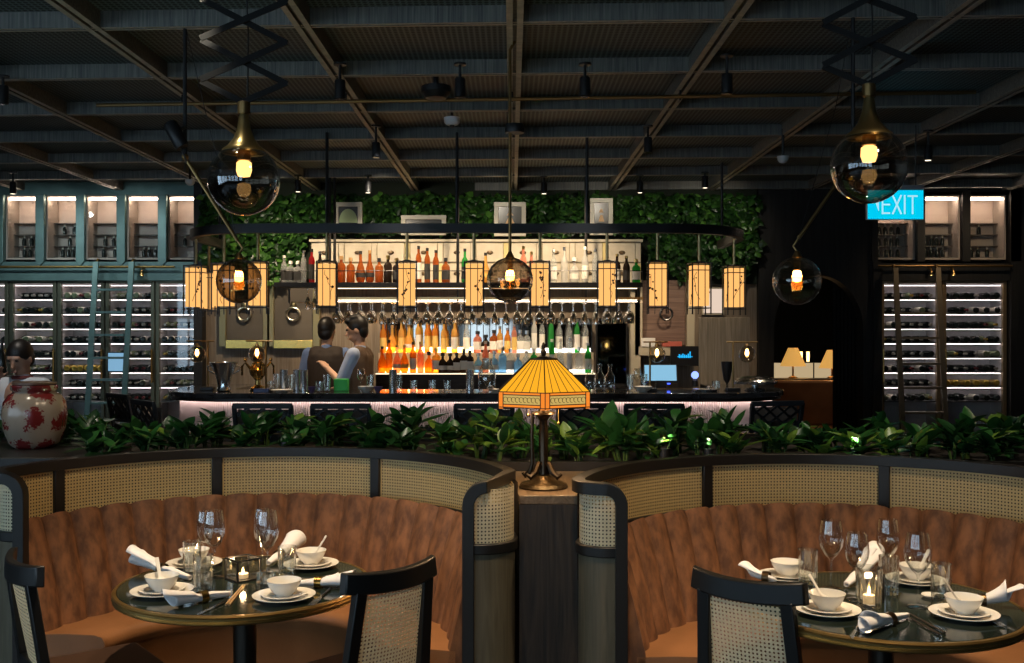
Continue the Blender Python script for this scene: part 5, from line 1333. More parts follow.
# ================================================================== dining tables and settings
def table(c, label):
    t = thing('dining_table', label, 'dining table', (c[0], c[1], 0))
    MB().lathe([(0, TZ - .024), (.425, TZ - .024), (.432, TZ - .012), (.432, TZ - .002), (.430, TZ), (0, TZ)], 96).build('marble_top', STONE, t, smooth=30)
    MB().lathe([(.425, TZ - .034), (.438, TZ - .034), (.446, TZ - .029), (.442, TZ - .024), (.449, TZ - .018), (.445, TZ - .012), (.448, TZ - .006), (.444, TZ - .0005), (.4325, TZ - .0005)], 96).build('brass_rim', BRASS, t, smooth=50)
    MB().lathe([(0, TZ - .034), (.16, TZ - .034), (.16, TZ - .05), (.042, TZ - .06), (.038, .08), (.05, .04), (0, .04)], 28).build('pedestal', pbr('dark bronze pedestal', (.035, .03, .024), .35, metal=.8), t)
    MB().lathe([(0, 0), (.082, 0), (.082, .012), (.05, .035), (0, .045)], 40).build('foot', pbr('dark bronze foot', (.035, .03, .024), .35, metal=.8), t)
TL, TR = Vector((-.96, 3.68, 0)), Vector((1.225, 3.40, 0))
table(TL, 'round dark marble table with brass rim in the left booth'); table(TR, 'round dark marble table with brass rim in the right booth')
def plate_mb(r): return MB().lathe([(0, .003), (r * .55, 0), (r * .6, .002), (r * .98, .013), (r, .016), (r * .97, .0165), (r * .62, .006), (r * .58, .0045), (0, .0045)], 40)
def bowl_mb(r=.058, h=.054): return MB().lathe([(0, .004), (r * .48, 0), (r * .5, .006), (r * .72, h * .35), (r * .92, h * .75), (r, h), (r * .965, h * 1.0), (r * .88, h * .74), (r * .66, h * .33), (r * .3, .011), (0, .009)], 36)
def wine_glass_mb(h=.235, r=.040):
    k = h / .235
    return MB().lathe([(0, .004), (.010, .004), (.034, .0015), (.035, .0005), (.0352, .002), (.012, .0065), (.0045, .014), (.0036, .05), (.0038, .095 * k), (.008, .105 * k), (.024, .120 * k), (r * .93, .148 * k), (r, .172 * k), (r * .93, .20 * k), (r * .76, h), (r * .745, h), (r * .91, .20 * k), (r * .975, .172 * k), (r * .90, .150 * k), (.022, .123 * k), (.004, .110 * k), (0, .109 * k)], 32)
def tumbler_mb(h=.12, r=.034):
    m = MB(); n = 48; G = []
    for (rr, z, cut) in ((r * .80, .0, 1), (r * .84, .006, 1), (r * .92, h * .55, 1), (r * .97, h * .7, .3), (r, h, 0), (r * .95, h, 0), (r * .92, h * .7, 0), (r * .80, .016, 0)):
        G.append([Vector(((rr + .0026 * cut * math.cos(12 * 2 * PI * k / n)) * math.cos(2 * PI * k / n), (rr + .0026 * cut * math.cos(12 * 2 * PI * k / n)) * math.sin(2 * PI * k / n), z)) for k in range(n)])
    m.grid(G, wrap=True); b = len(m.v)
    m.add([(r * .8 * math.cos(2 * PI * k / n), r * .8 * math.sin(2 * PI * k / n), 0.0) for k in range(n)], [tuple(range(n))[::-1]]); m.add([(r * .8 * math.cos(2 * PI * k / n), r * .8 * math.sin(2 * PI * k / n), .016) for k in range(n)], [tuple(range(n))])
    return m
PLATE1, PLATE2, BOWL, WG_, TB = (plate_mb(.105), plate_mb(.078), bowl_mb(), wine_glass_mb(), tumbler_mb())
PROT = {}
def inst(key, mb, name, mat, loc, rz=0, scale=1.0, **k):
    if key not in PROT: o = mb.build(name, mat, **k); PROT[key] = o
    else: o = PROT[key].copy(); link(o)
    o.location = loc; o.rotation_euler = (0, 0, rz); o.scale = (scale, scale, scale); return o
def spoon_mb():
    m = MB(); G = []
    for i in range(11):   # short soup spoon: bowl then handle
        s = i / 10; w = .019 * math.sin(PI * min(1, .12 + s * 1.7)) if s < .5 else .0055 + .003 * (s - .5)
        z = .006 - .010 * math.sin(PI * min(1, s * 2)) if s < .5 else .006 + (s - .5) * .07
        G.append([Vector((s * .115, -w, z + .004 * (s < .45))), Vector((s * .115, 0, z)), Vector((s * .115, w, z + .004 * (s < .45)))])
    m.grid(G); G2 = [[p + Vector((0, 0, -.003)) for p in r[::-1]] for r in G]; m.grid(G2); return m
SPOON = spoon_mb()
def setting(px, py, where, sc=1.0, spoon=None):
    c = T(px, py); z = TZ + .0008
    tag(inst('plate', PLATE1, 'dinner_plate', PORC, (c.x, c.y, z), scale=sc), 'white dinner plate lying bottom of the stack at the %s' % where, 'plate', 'dinner plates')
    tag(inst('saucer', PLATE2, 'side_plate', PORC, (c.x, c.y, z + .0055 * sc)), 'smaller white plate between dinner plate and bowl at the %s' % where, 'plate', 'side plates')
    tag(inst('bowl', BOWL, 'rice_bowl', PORC, (c.x, c.y, z + .0055 * sc + .005)), 'white porcelain bowl on plates at the %s' % where, 'bowl', 'rice bowls')
    if spoon is not None:
        o = inst('spoon', SPOON, 'soup_spoon', PORC, (c.x - .028 * math.cos(spoon), c.y - .028 * math.sin(spoon), z + .030)); o.rotation_euler = (0, -.42, spoon)
        tag(o, 'white porcelain spoon resting in the bowl at the %s' % where, 'spoon', 'soup spoons')
SETS = [(162, 594, 'front left of the left table', 2.2), (284, 599, 'front right of the left table', None), (194, 566, 'back left of the left table', None), (311, 567, 'back right of the left table', .5),
        (827, 613, 'front left of the right table', 2.4), (964, 617, 'front right of the right table', 2.6), (787, 579, 'back left of the right table', None), (916, 583, 'back right of the right table', .4)]
for px, py, w, sp in SETS: setting(px, py, w, 1.0, sp)
def stemglass(px, py, where, h=.235, r=.04):
    c = T(px, py); key = ('wg', h, r)
    tag(inst(key, wine_glass_mb(h, r), 'wine_glass', GLASS, (c.x, c.y, TZ + .0006)), 'wine glass, ' + where, 'wine glass', 'wine glasses on the tables')
for px, py, w, h, r in ((214, 578, 'larger one of the pair left of the candle box on the left table', .245, .040), (205, 571, 'slimmer one of the pair left of the candle box on the left table', .225, .033),
                  (267, 582, 'larger one of the pair right of the candle box on the left table', .255, .042), (262, 573, 'slimmer one of the pair right of the candle box on the left table', .24, .033),
                  (831, 589, 'first from the left on the right table', .24, .043), (857, 600, 'second from the left, behind the candle glass on the right table', .225, .040), (888, 587, 'third from the left, in front of the folded napkin on the right table', .238, .040), (918, 607, 'fourth from the left on the right table', .24, .044)): stemglass(px, py, w, h, r)
for px, py, w, h in ((192, 575, 'left of the wine glass pair on the left table', .125), (203, 591, 'in front of the wine glass pair on the left table', .125), (287, 575, 'right of the candle box on the left table', .105), (245 if False else 266, 590, 'in front of the right wine glasses on the left table', .06),
                 (808, 588, 'beside the back left bowl on the right table', .135), (941, 601, 'beside the front right bowl on the right table', .125), (889, 594, 'between candle glass and black bottle on the right table', .13)):
    c = T(px, py); tag(inst(('tb', h), tumbler_mb(h), 'tumbler', GLASSR, (c.x, c.y, TZ + .0006)), 'ribbed clear tumbler, ' + w, 'tumbler', 'ribbed tumblers')
# glass candle box on the left table
c = T(243, 579); t = thing('candle_box', 'small black framed glass candle box on the left table', 'candle holder', (c.x, c.y, TZ + .0005), .75)
w, h = .045, .075; f = MB()
for sx in (-1, 1):
    for sy in (-1, 1): f.box(sx * w - .003, sx * w + .003, sy * w - .003, sy * w + .003, 0, h)
    for z in (.002, h): f.box(-w, w, sx * w - .003, sx * w + .003, z - .002, z + .003); f.box(sx * w - .003, sx * w + .003, -w, w, z - .002, z + .003)
f.box(-w, w, -w, w, 0, .004); f.build('frame', BLACKM, t)
g = MB()
for s in (-1, 1): g.box(-w + .003, w - .003, s * w - .0008, s * w + .0008, .005, h - .002); g.box(s * w - .0008, s * w + .0008, -w + .003, w - .003, .005, h - .002)
g.build('glass_panes', GLASS, t)
o = MB().lathe([(0, 0), (.019, 0), (.019, .016), (.017, .016), (.017, .012), (0, .012)], 20).build('tealight', WAX); o.location = (c.x, c.y, TZ + .0048); tag(o, 'lit tealight inside the candle box on the left table', 'candle')
MB().lathe([(0, .013), (.004, .018), (.0045, .024), (.002, .034), (0, .04)], 8).build('flame', FLAME, o)
cnd1 = Vector((c.x, c.y, TZ + .06))
# cut glass votive on the right table
c = T(869, 607); t = thing('votive_glass', 'ribbed glass votive candle holder at the centre of the right table', 'candle holder', (c.x, c.y, TZ + .0005)); tumbler_mb(.13, .043).build('glass', GLASSR, t)
o = MB().lathe([(0, 0), (.019, 0), (.019, .022), (.017, .022), (.017, .018), (0, .018)], 20).build('tealight', WAX); o.location = (c.x, c.y, TZ + .018); tag(o, 'lit candle inside the ribbed votive on the right table', 'candle')
MB().lathe([(0, .019), (.004, .024), (.005, .031), (.003, .044), (0, .052)], 8).build('flame', FLAME, o)
cnd2 = Vector((c.x, c.y, TZ + .09))
c = T(883, 604); t = thing('sauce_bottle', 'small slim black bottle behind the votive on the right table', 'bottle', (c.x, c.y + .03, TZ + .0005))
MB().lathe([(0, 0), (.014, 0), (.015, .004), (.015, .075), (.010, .09), (.008, .10), (0, .10)], 16).build('body', BLACK, t); MB().lathe([(0, .10), (.009, .10), (.009, .115), (0, .116)], 12).build('cap', BLACKM, t)
c = T(932, 597); o = inst('dish', MB().lathe([(0, .002), (.025, 0), (.035, .008), (.033, .009), (.024, .003), (0, .003)], 24), 'sauce_dish', PORC, (c.x, c.y, TZ + .0005)); tag(o, 'tiny white sauce dish left of the front right tumbler', 'dish')
# rolled napkins with rings: a flared cone of cloth lying on the table
def napkin(p0, p1, label, r0=.034, r1=.012, ring=.55, lift=0.0, mat=None, ringmat=BRASS, seed=1, two=False):
    a, b = T(*p0), T(*p1); q = random.Random(seed); t = thing('napkin', label, 'napkin', (a.x, a.y, TZ)); v = b - a; L = v.length; ux = v.normalized(); uy = Vector((-ux.y, ux.x, 0))
    G = []; n = 30; m = 14
    for i in range(m + 1):
        s = i / m; r = r0 * 1.25 + (r1 - r0 * 1.25) * s ** .8
        if abs(s - ring) < .10: r = min(r, .019)
        elif s < ring: r = max(r, .019)
        row = []
        for k in range(n + 1):
            a_ = 2 * PI * 1.28 * k / n + .8; rr = r * (.62 + .38 * k / n) * (1 + .05 * math.sin(3 * a_ + seed) * (1 - s))
            y, z = rr * math.cos(a_), rr * math.sin(a_) * (.86 if s < .2 else .8)
            ofs = -.03 * math.cos(a_ * .5 + seed) * (1 - s) ** 2
            row.append(ux * (s * L + ofs * (1 - s)) + uy * y + Vector((0, 0, max(z + r * .80 + .002 + lift * (1 - s) ** 1.5 + lift * .0, .0015))))
        G.append(row)
    o = MB().grid(G).build('cloth', mat or LINEN, t, smooth=70); sm = o.modifiers.new('thickness', 'SOLIDIFY'); sm.thickness = .0016
    c = ux * L * ring + Vector((0, 0, .019 * .80 + .002 + lift * (1 - ring) ** 1.5)); R3 = Matrix.Translation(c) @ (Matrix((ux, uy, (0, 0, 1))).transposed().to_4x4()) @ Matrix.Rotation(PI / 2, 4, 'Y')
    MB().lathe([(.0205, -.012), (.0225, -.012), (.0225, .012), (.0205, .012), (.0205, -.012)], 24, M=R3).build('napkin_ring', ringmat, t)
BRR = pbr('shiny brass ring', (.62, .40, .12), .2, metal=1.0); BRB = pbr('dark bronze ring', (.16, .10, .05), .3, metal=1.0)
napkin((164, 610), (230, 597), 'white napkin rolled in a gold ring at the front edge of the left table', ring=.58, ringmat=BRR, seed=1)
napkin((346, 588), (296, 587), 'white napkin rolled in a gold ring beside the chair at the left table', ring=.55, ringmat=BRR, seed=2, r0=.03)
napkin((136, 571), (190, 581), 'white napkin flaring up at the left edge of the left table', ring=.5, ringmat=BRB, seed=3, lift=.02, r0=.036)
napkin((296, 555), (268, 566), 'white napkin standing behind the right wine glasses on the left table', ring=.6, ringmat=BRR, seed=4, lift=.03, r0=.034)
napkin((866, 633), (907, 619), 'small white napkin roll at the front edge of the right table', ring=.55, ringmat=BRB, seed=5, r0=.03)
napkin((1014, 609), (968, 606), 'white napkin flaring out past the right edge of the right table', ring=.7, ringmat=BRB, seed=6, lift=.02, r0=.036)
napkin((744, 580), (776, 584), 'white napkin pointing out at the left edge of the right table', ring=.7, ringmat=BRB, seed=7, lift=.012, r0=.028)
napkin((874, 575), (846, 588), 'white napkin standing up between the wine glasses on the right table', ring=.6, ringmat=BRB, seed=8, lift=.05, r0=.034)
def stick(p0, p1, r0, r1, name, mat, label, cat, z=.004, group=None):
    a, b = T(*p0), T(*p1); o = MB().tube([(0, 0, 0), tuple(b - a)], [r0, r1], 8).build(name, mat); o.location = (a.x, a.y, TZ + z); return tag(o, label, cat, group)
stick((226, 606), (243, 586), .0038, .002, 'chopstick', WOODS, 'light wooden chopstick, left one of the pair on the left table', 'chopstick', .0045); stick((229, 606), (245, 586), .0038, .002, 'chopstick', WOODS, 'light wooden chopstick, right one of the pair on the left table', 'chopstick', .0045)
stick((945, 634), (908, 614), .0038, .002, 'chopstick', pbr('dark chopstick', (.03, .022, .018), .35), 'dark chopstick, upper one of the pair on the right table', 'chopstick', .0045); stick((940, 636), (904, 616), .0038, .002, 'chopstick', pbr('dark chopstick', (.03, .022, .018), .35), 'dark chopstick, lower one of the pair on the right table', 'chopstick', .0045)
def cutlery(p0, p1, label, kind, mat):
    a, b = T(*p0), T(*p1); v = b - a; L = v.length; ux = v.normalized(); uy = Vector((-ux.y, ux.x, 0))
    t = thing('table_' + kind, label, kind, (a.x, a.y, TZ + .001), math.atan2(v.y, v.x))
    MB().tube([(0, 0, .004), (L * .5, 0, .003)], [.0045, .003], 8).build('handle', mat, t)
    if kind == 'knife': MB().prism([(L * .5, -.004), (L * .9, -.009), (L, .003), (L * .5, .004)], .002, .0035).build('blade', STEEL, t, smooth=0)
    else:
        m = MB().prism([(L * .5, -.003), (L * .68, -.010), (L * .76, -.011), (L * .76, .011), (L * .68, .010), (L * .5, .003)], .003, .005)
        for k in range(4): m.box(L * .75, L, -.0105 + k * .0060, -.0075 + k * .0060, .003, .005)
        m.build('tines', STEEL, t, smooth=0)
cutlery((228, 601), (200, 615), 'steel knife in front of the gold ringed napkin on the left table', 'knife', STEELD)
cutlery((982, 614), (1003, 628), 'steel fork at the right edge of the right table', 'fork', STEEL)
cutlery((330, 590), (312, 606), 'steel fork beside the front right plate of the left table', 'fork', STEELD)
cutlery((860, 622), (852, 640), 'steel knife left of the small napkin roll on the right table', 'knife', STEELD)

# ================================================================== cane backed chairs
def chair(c, ang, label):
    """faces +Y locally; ang turns it"""
    t = thing('cane_chair', label, 'chair', (c[0], c[1], 0), ang); DK = CB
    zt = .875; n = 14
    def yb(z): return -.235 - (z - .45) * .20
    # curved top rail, ends swept forward
    P_, N_ = [], []
    for i in range(n + 1):
        u = -1 + 2 * i / n; P_.append(Vector((u * .192, yb(zt - .03) + .045 * u * u, zt - .033 + .010 * u * u))); N_.append(Vector((-.2 * u, -1, 0)))
    MB().sweep(P_, N_, [(-.014, -.036), (.016, -.032), (.014, .034), (-.016, .036)]).build('top_rail', DK, t, bevel=.005)
    for s in (-1, 1):
        MB().bar((s * .138, yb(zt - .05) + .022, zt - .05), (s * .165, yb(.44), .43), .042, .032, up=(0, 1, 0)).build('back_post', DK, t, bevel=.004)
        MB().bar((s * .165, yb(.44), .45), (s * .172, -.30, 0), .038, .034, up=(0, 1, 0)).build('leg', DK, t, bevel=.004)
        MB().bar((s * .170, .145, .43), (s * .175, .16, 0), .036, .036).build('leg', DK, t, bevel=.004)
    # lower back rail
    MB().bar((-.163, yb(.50) , .50), (.163, yb(.50), .50), .024, .04).build('lower_back_rail', DK, t, bevel=.003)
    nz = 10; G, U = [], []
    for j in range(nz + 1):
        z = .515 + (zt - .07 - .515) * j / nz; w = .146 - (z - .45) / .43 * .028; row, ur = [], []
        for i in range(9):
            u = -1 + 2 * i / 8; row.append(Vector((u * w, yb(z) + .016 * u * u, z))); ur.append((u * w, z))
        G.append(row); U.append(ur)
    o = MB().grid(G, uv=U).build('cane_back', CANEP, t)
    MB().box(-.19, .19, -.235, .17, .385, .435).build('seat_frame', DK, t, bevel=.006)
    MB().box(-.182, .182, -.215, .163, .436, .478).build('seat_cushion', pbr('dark brown seat leather', (.05, .025, .015), .5), t, bevel=.018)
    MB().bar((-.17, -.03, .20), (.17, -.03, .20), .022, .022).build('stretcher', DK, t)
    for s in (-1, 1): MB().bar((s * .171, -.275, .20), (s * .173, .150, .20), .022, .022).build('stretcher', DK, t)
def chair_from(pa, pb, label, off=.0):
    """top-rail end points seen in the photo, given as plan points"""
    m = (Vector(pa) + Vector(pb)) / 2; v = Vector(pb) - Vector(pa); ang = math.atan2(v.y, v.x); nrm = Vector((-v.y, v.x)).normalized()
    chair(m + nrm * .30, ang, label)
chair_from((-.52, 3.20), (-.235, 3.49), 'black chair with cane back tucked at the right side of the left table')
chair_from((-1.80, 3.62), (-1.55, 3.30), 'black chair with cane back cut off at the left picture edge')
chair_from((.578, 3.31), (.868, 3.09), 'black chair with cane back at the left side of the right table')

# ================================================================== people
def capsule(m, a, b, ra, rb, n=12):
    a, b = Vector(a), Vector(b); t = (b - a); L = t.length
    if L < 1e-6: t = Vector((0, 0, 1)); L = 1e-6
    t.normalize(); pts = []; rs = []
    for i in range(5): q = PI / 2 * i / 4; pts.append(a - t * ra * math.cos(q)); rs.append(max(ra * math.sin(q), .0006))
    for i in range(5): q = PI / 2 * i / 4; pts.append(b + t * rb * math.sin(q)); rs.append(max(rb * math.cos(q), .0006))
    m.tube(pts, rs, n)
def fuse(m, name, mat, parent, vox, it=4):
    o = m.build(name, mat, parent, smooth=180)
    r = o.modifiers.new('fuse', 'REMESH'); r.mode = 'VOXEL'; r.voxel_size = vox; r.use_smooth_shade = True
    s = o.modifiers.new('relax', 'SMOOTH'); s.factor = .5; s.iterations = it
    return o
SKIN = pbr('skin', (.56, .33, .22), .5); SKIN2 = pbr('skin tan', (.42, .24, .16), .5); HAIR = pbr('black hair', (.010, .008, .007), .45)
def hand(m, w, d, up, flip_=1, curl=.5):
    """palm and five bent fingers from wrist w pointing along d; up = back of the hand"""
    d = Vector(d).normalized(); up = Vector(up); sd = d.cross(up).normalized() * flip_; up = sd.cross(d).normalized() * flip_
    w = Vector(w)
    for k in (-1, 0, 1): capsule(m, w + sd * k * .018, w + d * .085 + sd * k * .024, .018, .015)
    for k, L in ((-1.5, .062), (-.5, .078), (.5, .082), (1.5, .072)):
        b = w + d * .088 + sd * k * .019; c1 = b + d * L * .5 - up * curl * L * .25; c2 = c1 + d * L * .28 - up * curl * L * .5; capsule(m, b, c1, .0095, .0085, 8); capsule(m, c1, c2, .0085, .0075, 8)
    b = w + d * .03 + sd * .032; c1 = b + d * .035 + sd * .03 - up * .01; capsule(m, b, c1, .012, .010, 8); capsule(m, c1, c1 + d * .03 + sd * .004 - up * .012, .010, .008, 8)
def person(label, loc, rz, H, look, LH, RH, hair, shirt, vest, skin=SKIN, sit=False, sleeves=.95, head_tilt=0.0, LE=None, RE=None, neck_red=None, ponytail=False):
    """faces +Y locally; LH / RH wrist points, LE / RE elbow points (local metres); look = head turn"""
    t = thing('person', label, 'person', loc, rz); k = H / 1.75
    zs, zh, zc = 1.42 * k, .92 * k, 1.615 * k   # shoulder, hip, head centre
    if sit: dz = -.45; zs, zh, zc = zs + dz, zh + dz, zc + dz
    SHL, SHR = Vector((-.185, 0, zs - .03)), Vector((.185, 0, zs - .03))
    LE = Vector(LE) if LE else SHL + Vector((-.05, .02, -.28)); RE = Vector(RE) if RE else SHR + Vector((.05, .02, -.28)); LH, RH = Vector(LH), Vector(RH)
    b = MB()
    Mh = Matrix.Translation((0, .02, zc)) @ Matrix.Rotation(look, 4, 'Z') @ Matrix.Rotation(head_tilt, 4, 'X')
    b.ball((0, -.005, .02), .092, 20, 14, sc=(.86, 1.06, 1.18), M=Mh); b.ball((0, .032, -.055), .062, 16, 12, sc=(.92, .95, .95), M=Mh)      # skull, jaw
    hp = lambda v: Mh @ Vector(v)
    capsule(b, hp((0, .092, .012)), hp((0, .112, -.028)), .009, .015); capsule(b, hp((-.014, .094, -.064)), hp((.014, .094, -.064)), .009, .009)  # nose, mouth
    for s in (-1, 1):
        b.ball((s * .082, -.005, -.005), .026, 10, 8, sc=(.4, .7, 1.2), M=Mh); capsule(b, hp((s * .018, .088, .036)), hp((s * .045, .078, .036)), .010, .009)   # ears, brow
    capsule(b, (0, -.01, zs - .02), hp((0, -.01, -.07)), .062, .052)
    capsule(b, (0, 0, zs - .10), (0, 0, zh), .13, .12)
    for S, E, W in ((SHL, LE, LH), (SHR, RE, RH)): capsule(b, S, E, .050, .041); capsule(b, E, W, .041, .027)
    hand(b, LH, (LH - LE), (0, 0, 1), 1, .6); hand(b, RH, (RH - RE), (0, 0, 1), -1, .6)
    knees = []
    for s in (-1, 1):
        if sit: K = Vector((s * .11, .44, zh - .02)); A = Vector((s * .11, .42, .08))
        else: K = Vector((s * .10, .02, .50 * k)); A = Vector((s * .11, -.01, .08))
        capsule(b, (s * .09, 0, zh), K, .085, .058); capsule(b, K, A, .055, .038); capsule(b, A + Vector((0, -.02, -.035)), A + Vector((0, .15, -.05)), .038, .03); knees.append((K, A, s))
    fuse(b, 'body', skin, t, .009, 3)
    for s in (-1, 1):
        MB().ball((s * .032, .092, .022), .011, 10, 8, M=Mh).build('eye', pbr('dark eye', (.02, .015, .012), .2), t)
    MB().tube([hp((-.022, .104, -.066)), hp((0, .108, -.064)), hp((.022, .104, -.066))], .004, 6).build('mouth', pbr('lip', (.32, .12, .10), .5), t)
    h = MB()
    h.ball((0, -.018, .045), .100, 20, 14, sc=(.90, 1.05, 1.08), M=Mh); h.ball((0, -.055, -.01), .082, 16, 10, sc=(.98, .7, 1.0), M=Mh)
    if hair == 'quiff': h.ball((0, .05, .105), .055, 14, 10, sc=(1.2, 1, .7), M=Mh); h.ball((0, -.01, .125), .07, 14, 10, sc=(1.05, 1.1, .55), M=Mh)
    if ponytail: capsule(h, hp((0, -.10, .05)), hp((0, -.13, -.03)), .04, .02)
    o = fuse(h, 'hair', HAIR, t, .009, 2)
    # cut the hair cap away in front of the face: a face-side wedge is left bare because the cap sits behind it
    s_ = MB()
    capsule(s_, (-.10, 0, zs - .10), (-.09, 0, zh + .05), .115, .105); capsule(s_, (.10, 0, zs - .10), (.09, 0, zh + .05), .115, .105); capsule(s_, (0, 0, zs - .11), (0, 0, zh - .02), .125, .14)
    capsule(s_, (-.15, 0, zs - .03), (.15, 0, zs - .03), .068, .068); capsule(s_, (0, -.01, zs - .02), (0, -.008, zs + .03), .066, .062)
    for S, E, W in ((SHL, LE, LH), (SHR, RE, RH)):
        capsule(s_, S, E, .068, .058)
        if sleeves > 1: capsule(s_, E, E.lerp(W, sleeves - 1), .058, .046)
    fuse(s_, 'shirt', shirt, t, .011, 3)
    if neck_red: MB().lathe([(.072, 0), (.080, .012), (.070, .03), (.064, .03)], 20, M=Matrix.Translation((0, -.005, zs + .02))).build('collar', neck_red, t)
    if vest:
        v = MB(); capsule(v, (-.095, 0, zs - .10), (-.09, 0, zh + .04), .122, .113); capsule(v, (.095, 0, zs - .10), (.09, 0, zh + .04), .122, .113); capsule(v, (0, 0, zs - .10), (0, 0, zh), .140, .148)
        capsule(v, (-.11, -.015, zs - .03), (.11, -.015, zs - .03), .082, .082)
        for s in (-1, 1): capsule(v, (s * .10, -.035, zs - .06), (s * .095, .035, zs - .06), .085, .085)
        fuse(v, 'vest', vest, t, .011, 3)
    p = MB(); capsule(p, (-.07, 0, zh + .05), (.07, 0, zh + .05), .125, .125)
    for K, A, s in knees: capsule(p, (s * .09, 0, zh), K, .098, .075); capsule(p, K, A, .075, .062)
    fuse(p, 'trousers', pbr('black trousers', (.012, .012, .014), .8), t, .014, 2)
    for K, A, s in knees:
        f = MB(); capsule(f, A + Vector((0, -.03, -.035)), A + Vector((0, .16, -.045)), .045, .036); fuse(f, 'shoe', BLACK, t, .012, 2)
    return t
BLUE = pbr('blue grey shirt cotton', (.11, .17, .34), .8); PALE = pbr('pale blue shirt cotton', (.36, .43, .60), .8); VEST = pbr('dark brown vest', (.030, .020, .015), .8); VEST2 = pbr('mid brown vest', (.095, .055, .03), .75); WHITE = pbr('white cotton', (.62, .66, .70), .8)
person('person in a blue shirt and dark vest seen from behind at the bar', (PX(327, 10.4), 10.40, 0), .0, 1.79, -.25, (-.20, .22, 1.02), (.22, .26, 1.06), 'short', BLUE, VEST, SKIN, sleeves=1.45, LE=(-.255, -.02, 1.12), RE=(.25, .0, 1.12))
person('person in a pale shirt and brown vest, turned sideways with one arm stretched out', (PX(359, 10.02), 10.02, 0), 1.42, 1.80, .15, (-.08, .30, 1.30), (-.13 if False else .10, .22, 1.10), 'quiff', PALE, VEST2, SKIN, sleeves=.98, head_tilt=-.22, LE=(-.20, .12, 1.16), RE=(.22, .03, 1.14))
person('person in a white top standing at the left, head bowed and one hand raised', (PX(22, 7.8), 7.8, 0), 2.9, 1.56, .1, (-.20, .24, .95), (.07, .20, 1.285), 'short', WHITE, None, SKIN2, sleeves=1.0, head_tilt=-.35, LE=(-.24, .05, .96), RE=(.22, .10, 1.03), neck_red=pbr('dark red collar', (.12, .02, .02), .8), ponytail=True)
bt = thing('dark_bottle', 'dark bottle standing on the counter at the left picture edge', 'bottle', (PX(2, 8.5), 8.5, PZ(376, 8.5)))
MB().lathe([(0, 0), (.03, 0), (.036, .01), (.036, .16), (.012, .22), (.012, .28), (0, .28)], 14).build('body', WG['dark'], bt); MB().lathe([(0, .28), (.014, .28), (.014, .30), (0, .30)], 10).build('cap', BLACK, bt)
ct = thing('side_counter', 'dark topped counter with orange light painted on its side at the left picture edge', 'counter', (PX(-8, 8.5), 8.5, 0))
zt = PZ(376, 8.5); MB().box(-.2, .18, -.25, .2, zt - .04, zt - .001).build('top', BLACK, ct, bevel=.004); MB().box(-.2, .15, -.22, .18, 0, zt - .04).build('body', pbr('counter side with painted orange light', (.30, .12, .04), .5), ct)  # the orange light on the side is put into its colour

# ================================================================== camera, light, look
cam = bpy.data.cameras.new('camera'); co = bpy.data.objects.new('camera', cam); link(co)
co.location = (0, 0, CZ); co.rotation_euler = (PI / 2, 0, 0); cam.sensor_width = 36; cam.lens = 36.0 * F / 1024; cam.clip_end = 60; cam.clip_start = .05
SC.camera = co
def spot(loc, tgt, e, col, ang=60, blend=.6, r=.03):
    l = bpy.data.lights.new('spot', 'SPOT'); l.energy = e; l.color = col; l.spot_size = math.radians(ang); l.spot_blend = blend; l.shadow_soft_size = r
    o = bpy.data.objects.new('spot_light', l); link(o); o.location = loc; o.rotation_euler = (Vector(tgt) - Vector(loc)).to_track_quat('-Z', 'Y').to_euler()
def point(loc, e, col, r=.03):
    l = bpy.data.lights.new('point', 'POINT'); l.energy = e; l.color = col; l.shadow_soft_size = r
    o = bpy.data.objects.new('point_light', l); link(o); o.location = loc
WARM = (1, .76, .50); WARMER = (1, .62, .32); COOL = (.80, .95, 1.0)
spot((-1.0, 3.35, 3.2), (-.97, 3.70, .75), 260, WARM, 50)
spot((1.20, 3.10, 3.2), (1.22, 3.42, .75), 260, WARM, 50)
spot((-.4, 3.4, 3.2), (-1.0, 4.7, .8), 105, WARM, 66); spot((1.7, 3.1, 3.2), (1.2, 4.4, .8), 98, WARM, 66)
spot((.1, 2.6, 3.2), (.15, 3.9, .8), 110, WARM, 40)
for q in (-1, 1): point(LAMPC + Vector((q * .095, -.04, .0)), 7, WARMER, .02)
point(cnd1, .6, WARMER, .01); point(cnd2, .7, WARMER, .01)
for x, y in UPL: spot((x, y, 1.13), (x + .02, y + .12, 1.6), 5, (.85, 1, .55), 110, .8, .01)
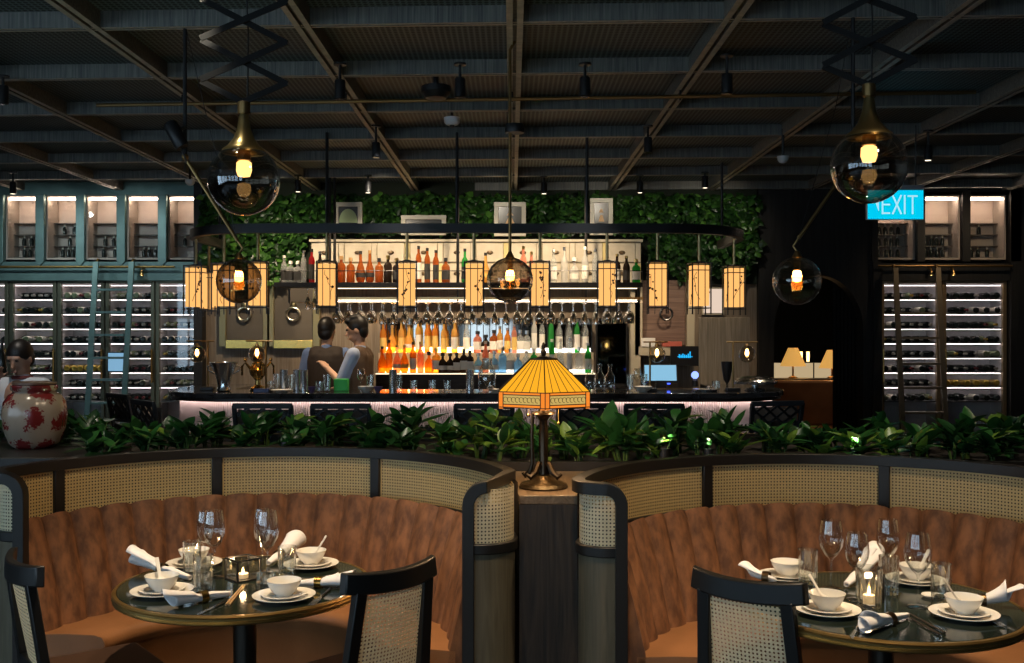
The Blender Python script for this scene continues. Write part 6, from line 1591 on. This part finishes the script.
for x in (-2.6, -1.4, -.2, 1.0, 2.2): spot((x, 4.4, 3.2), (x, 5.2, 1.1), 65, (1, .9, .7), 55, .9)
# bar task light, ivy washers and small pools
for x in (-2.6, -1.4, -.2, 1.0, 2.2): spot((x, 10.5, 3.2), (x, 11.95, 2.6), 26, (1, .88, .70), 80, .8)
for x in (-2.3, -.9, .6, 1.8): spot((x, 9.7, 3.2), (x, 9.9, 1.0), 140, WARM, 74, .7)
for x in (-1.4, -.4, .6): spot((x, 10.3, 3.2), (x, 11.4, 2.0), 150, WARM, 80, .8)
spot((-2.4, 10.4, 3.2), (-2.6, 12.0, 1.6), 130, WARM, 80, .8); spot((1.9, 10.4, 3.2), (2.0, 11.5, 1.4), 110, WARM, 60, .8)
spot((4.0, 12.4, 3.2), (4.0, 13.1, .5), 30, WARMER, 60, .8)
for px in (-2.6, -1.0, .6, 2.0): spot((px, 8.0, 3.2), (px, 9.3, 1.1), 45, (.95, .97, 1), 50, .8)
point((PX(793, 13.6), 13.6, PZ(358, 13.6)), 2.5, WARMER, .03); point((PX(832, 13.4), 13.4, PZ(360, 13.4)), 2.5, WARMER, .03)
spot((-3.6, 7.0, 3.2), (-3.75, 7.8, 1.2), 70, (1, .9, .8), 50, .8)
for x in (-5.6, -4.6): spot((x, 10.4, 3.2), (x, 11.95, 2.0), 38, COOL, 95, .9)
spot((5.2, 10.8, 3.2), (5.2, 11.95, 2.2), 22, WARM, 95, .9)
W = bpy.data.worlds.new('dim room air'); SC.world = W; W.use_nodes = True
W.node_tree.nodes['Background'].inputs[0].default_value = (.5, .7, .8, 1); W.node_tree.nodes['Background'].inputs[1].default_value = .01
vs = SC.view_settings; vs.view_transform = 'Standard'; vs.look = 'None'; vs.exposure = 0.0; vs.gamma = 1; vs.use_curve_mapping = False
cy = SC.cycles
cy.use_denoising = True; cy.max_bounces = 7; cy.diffuse_bounces = 3; cy.glossy_bounces = 4; cy.transmission_bounces = 6; cy.transparent_max_bounces = 14; cy.caustics_reflective = False; cy.caustics_refractive = False; cy.sample_clamp_indirect = 4.0; cy.blur_glossy = .5
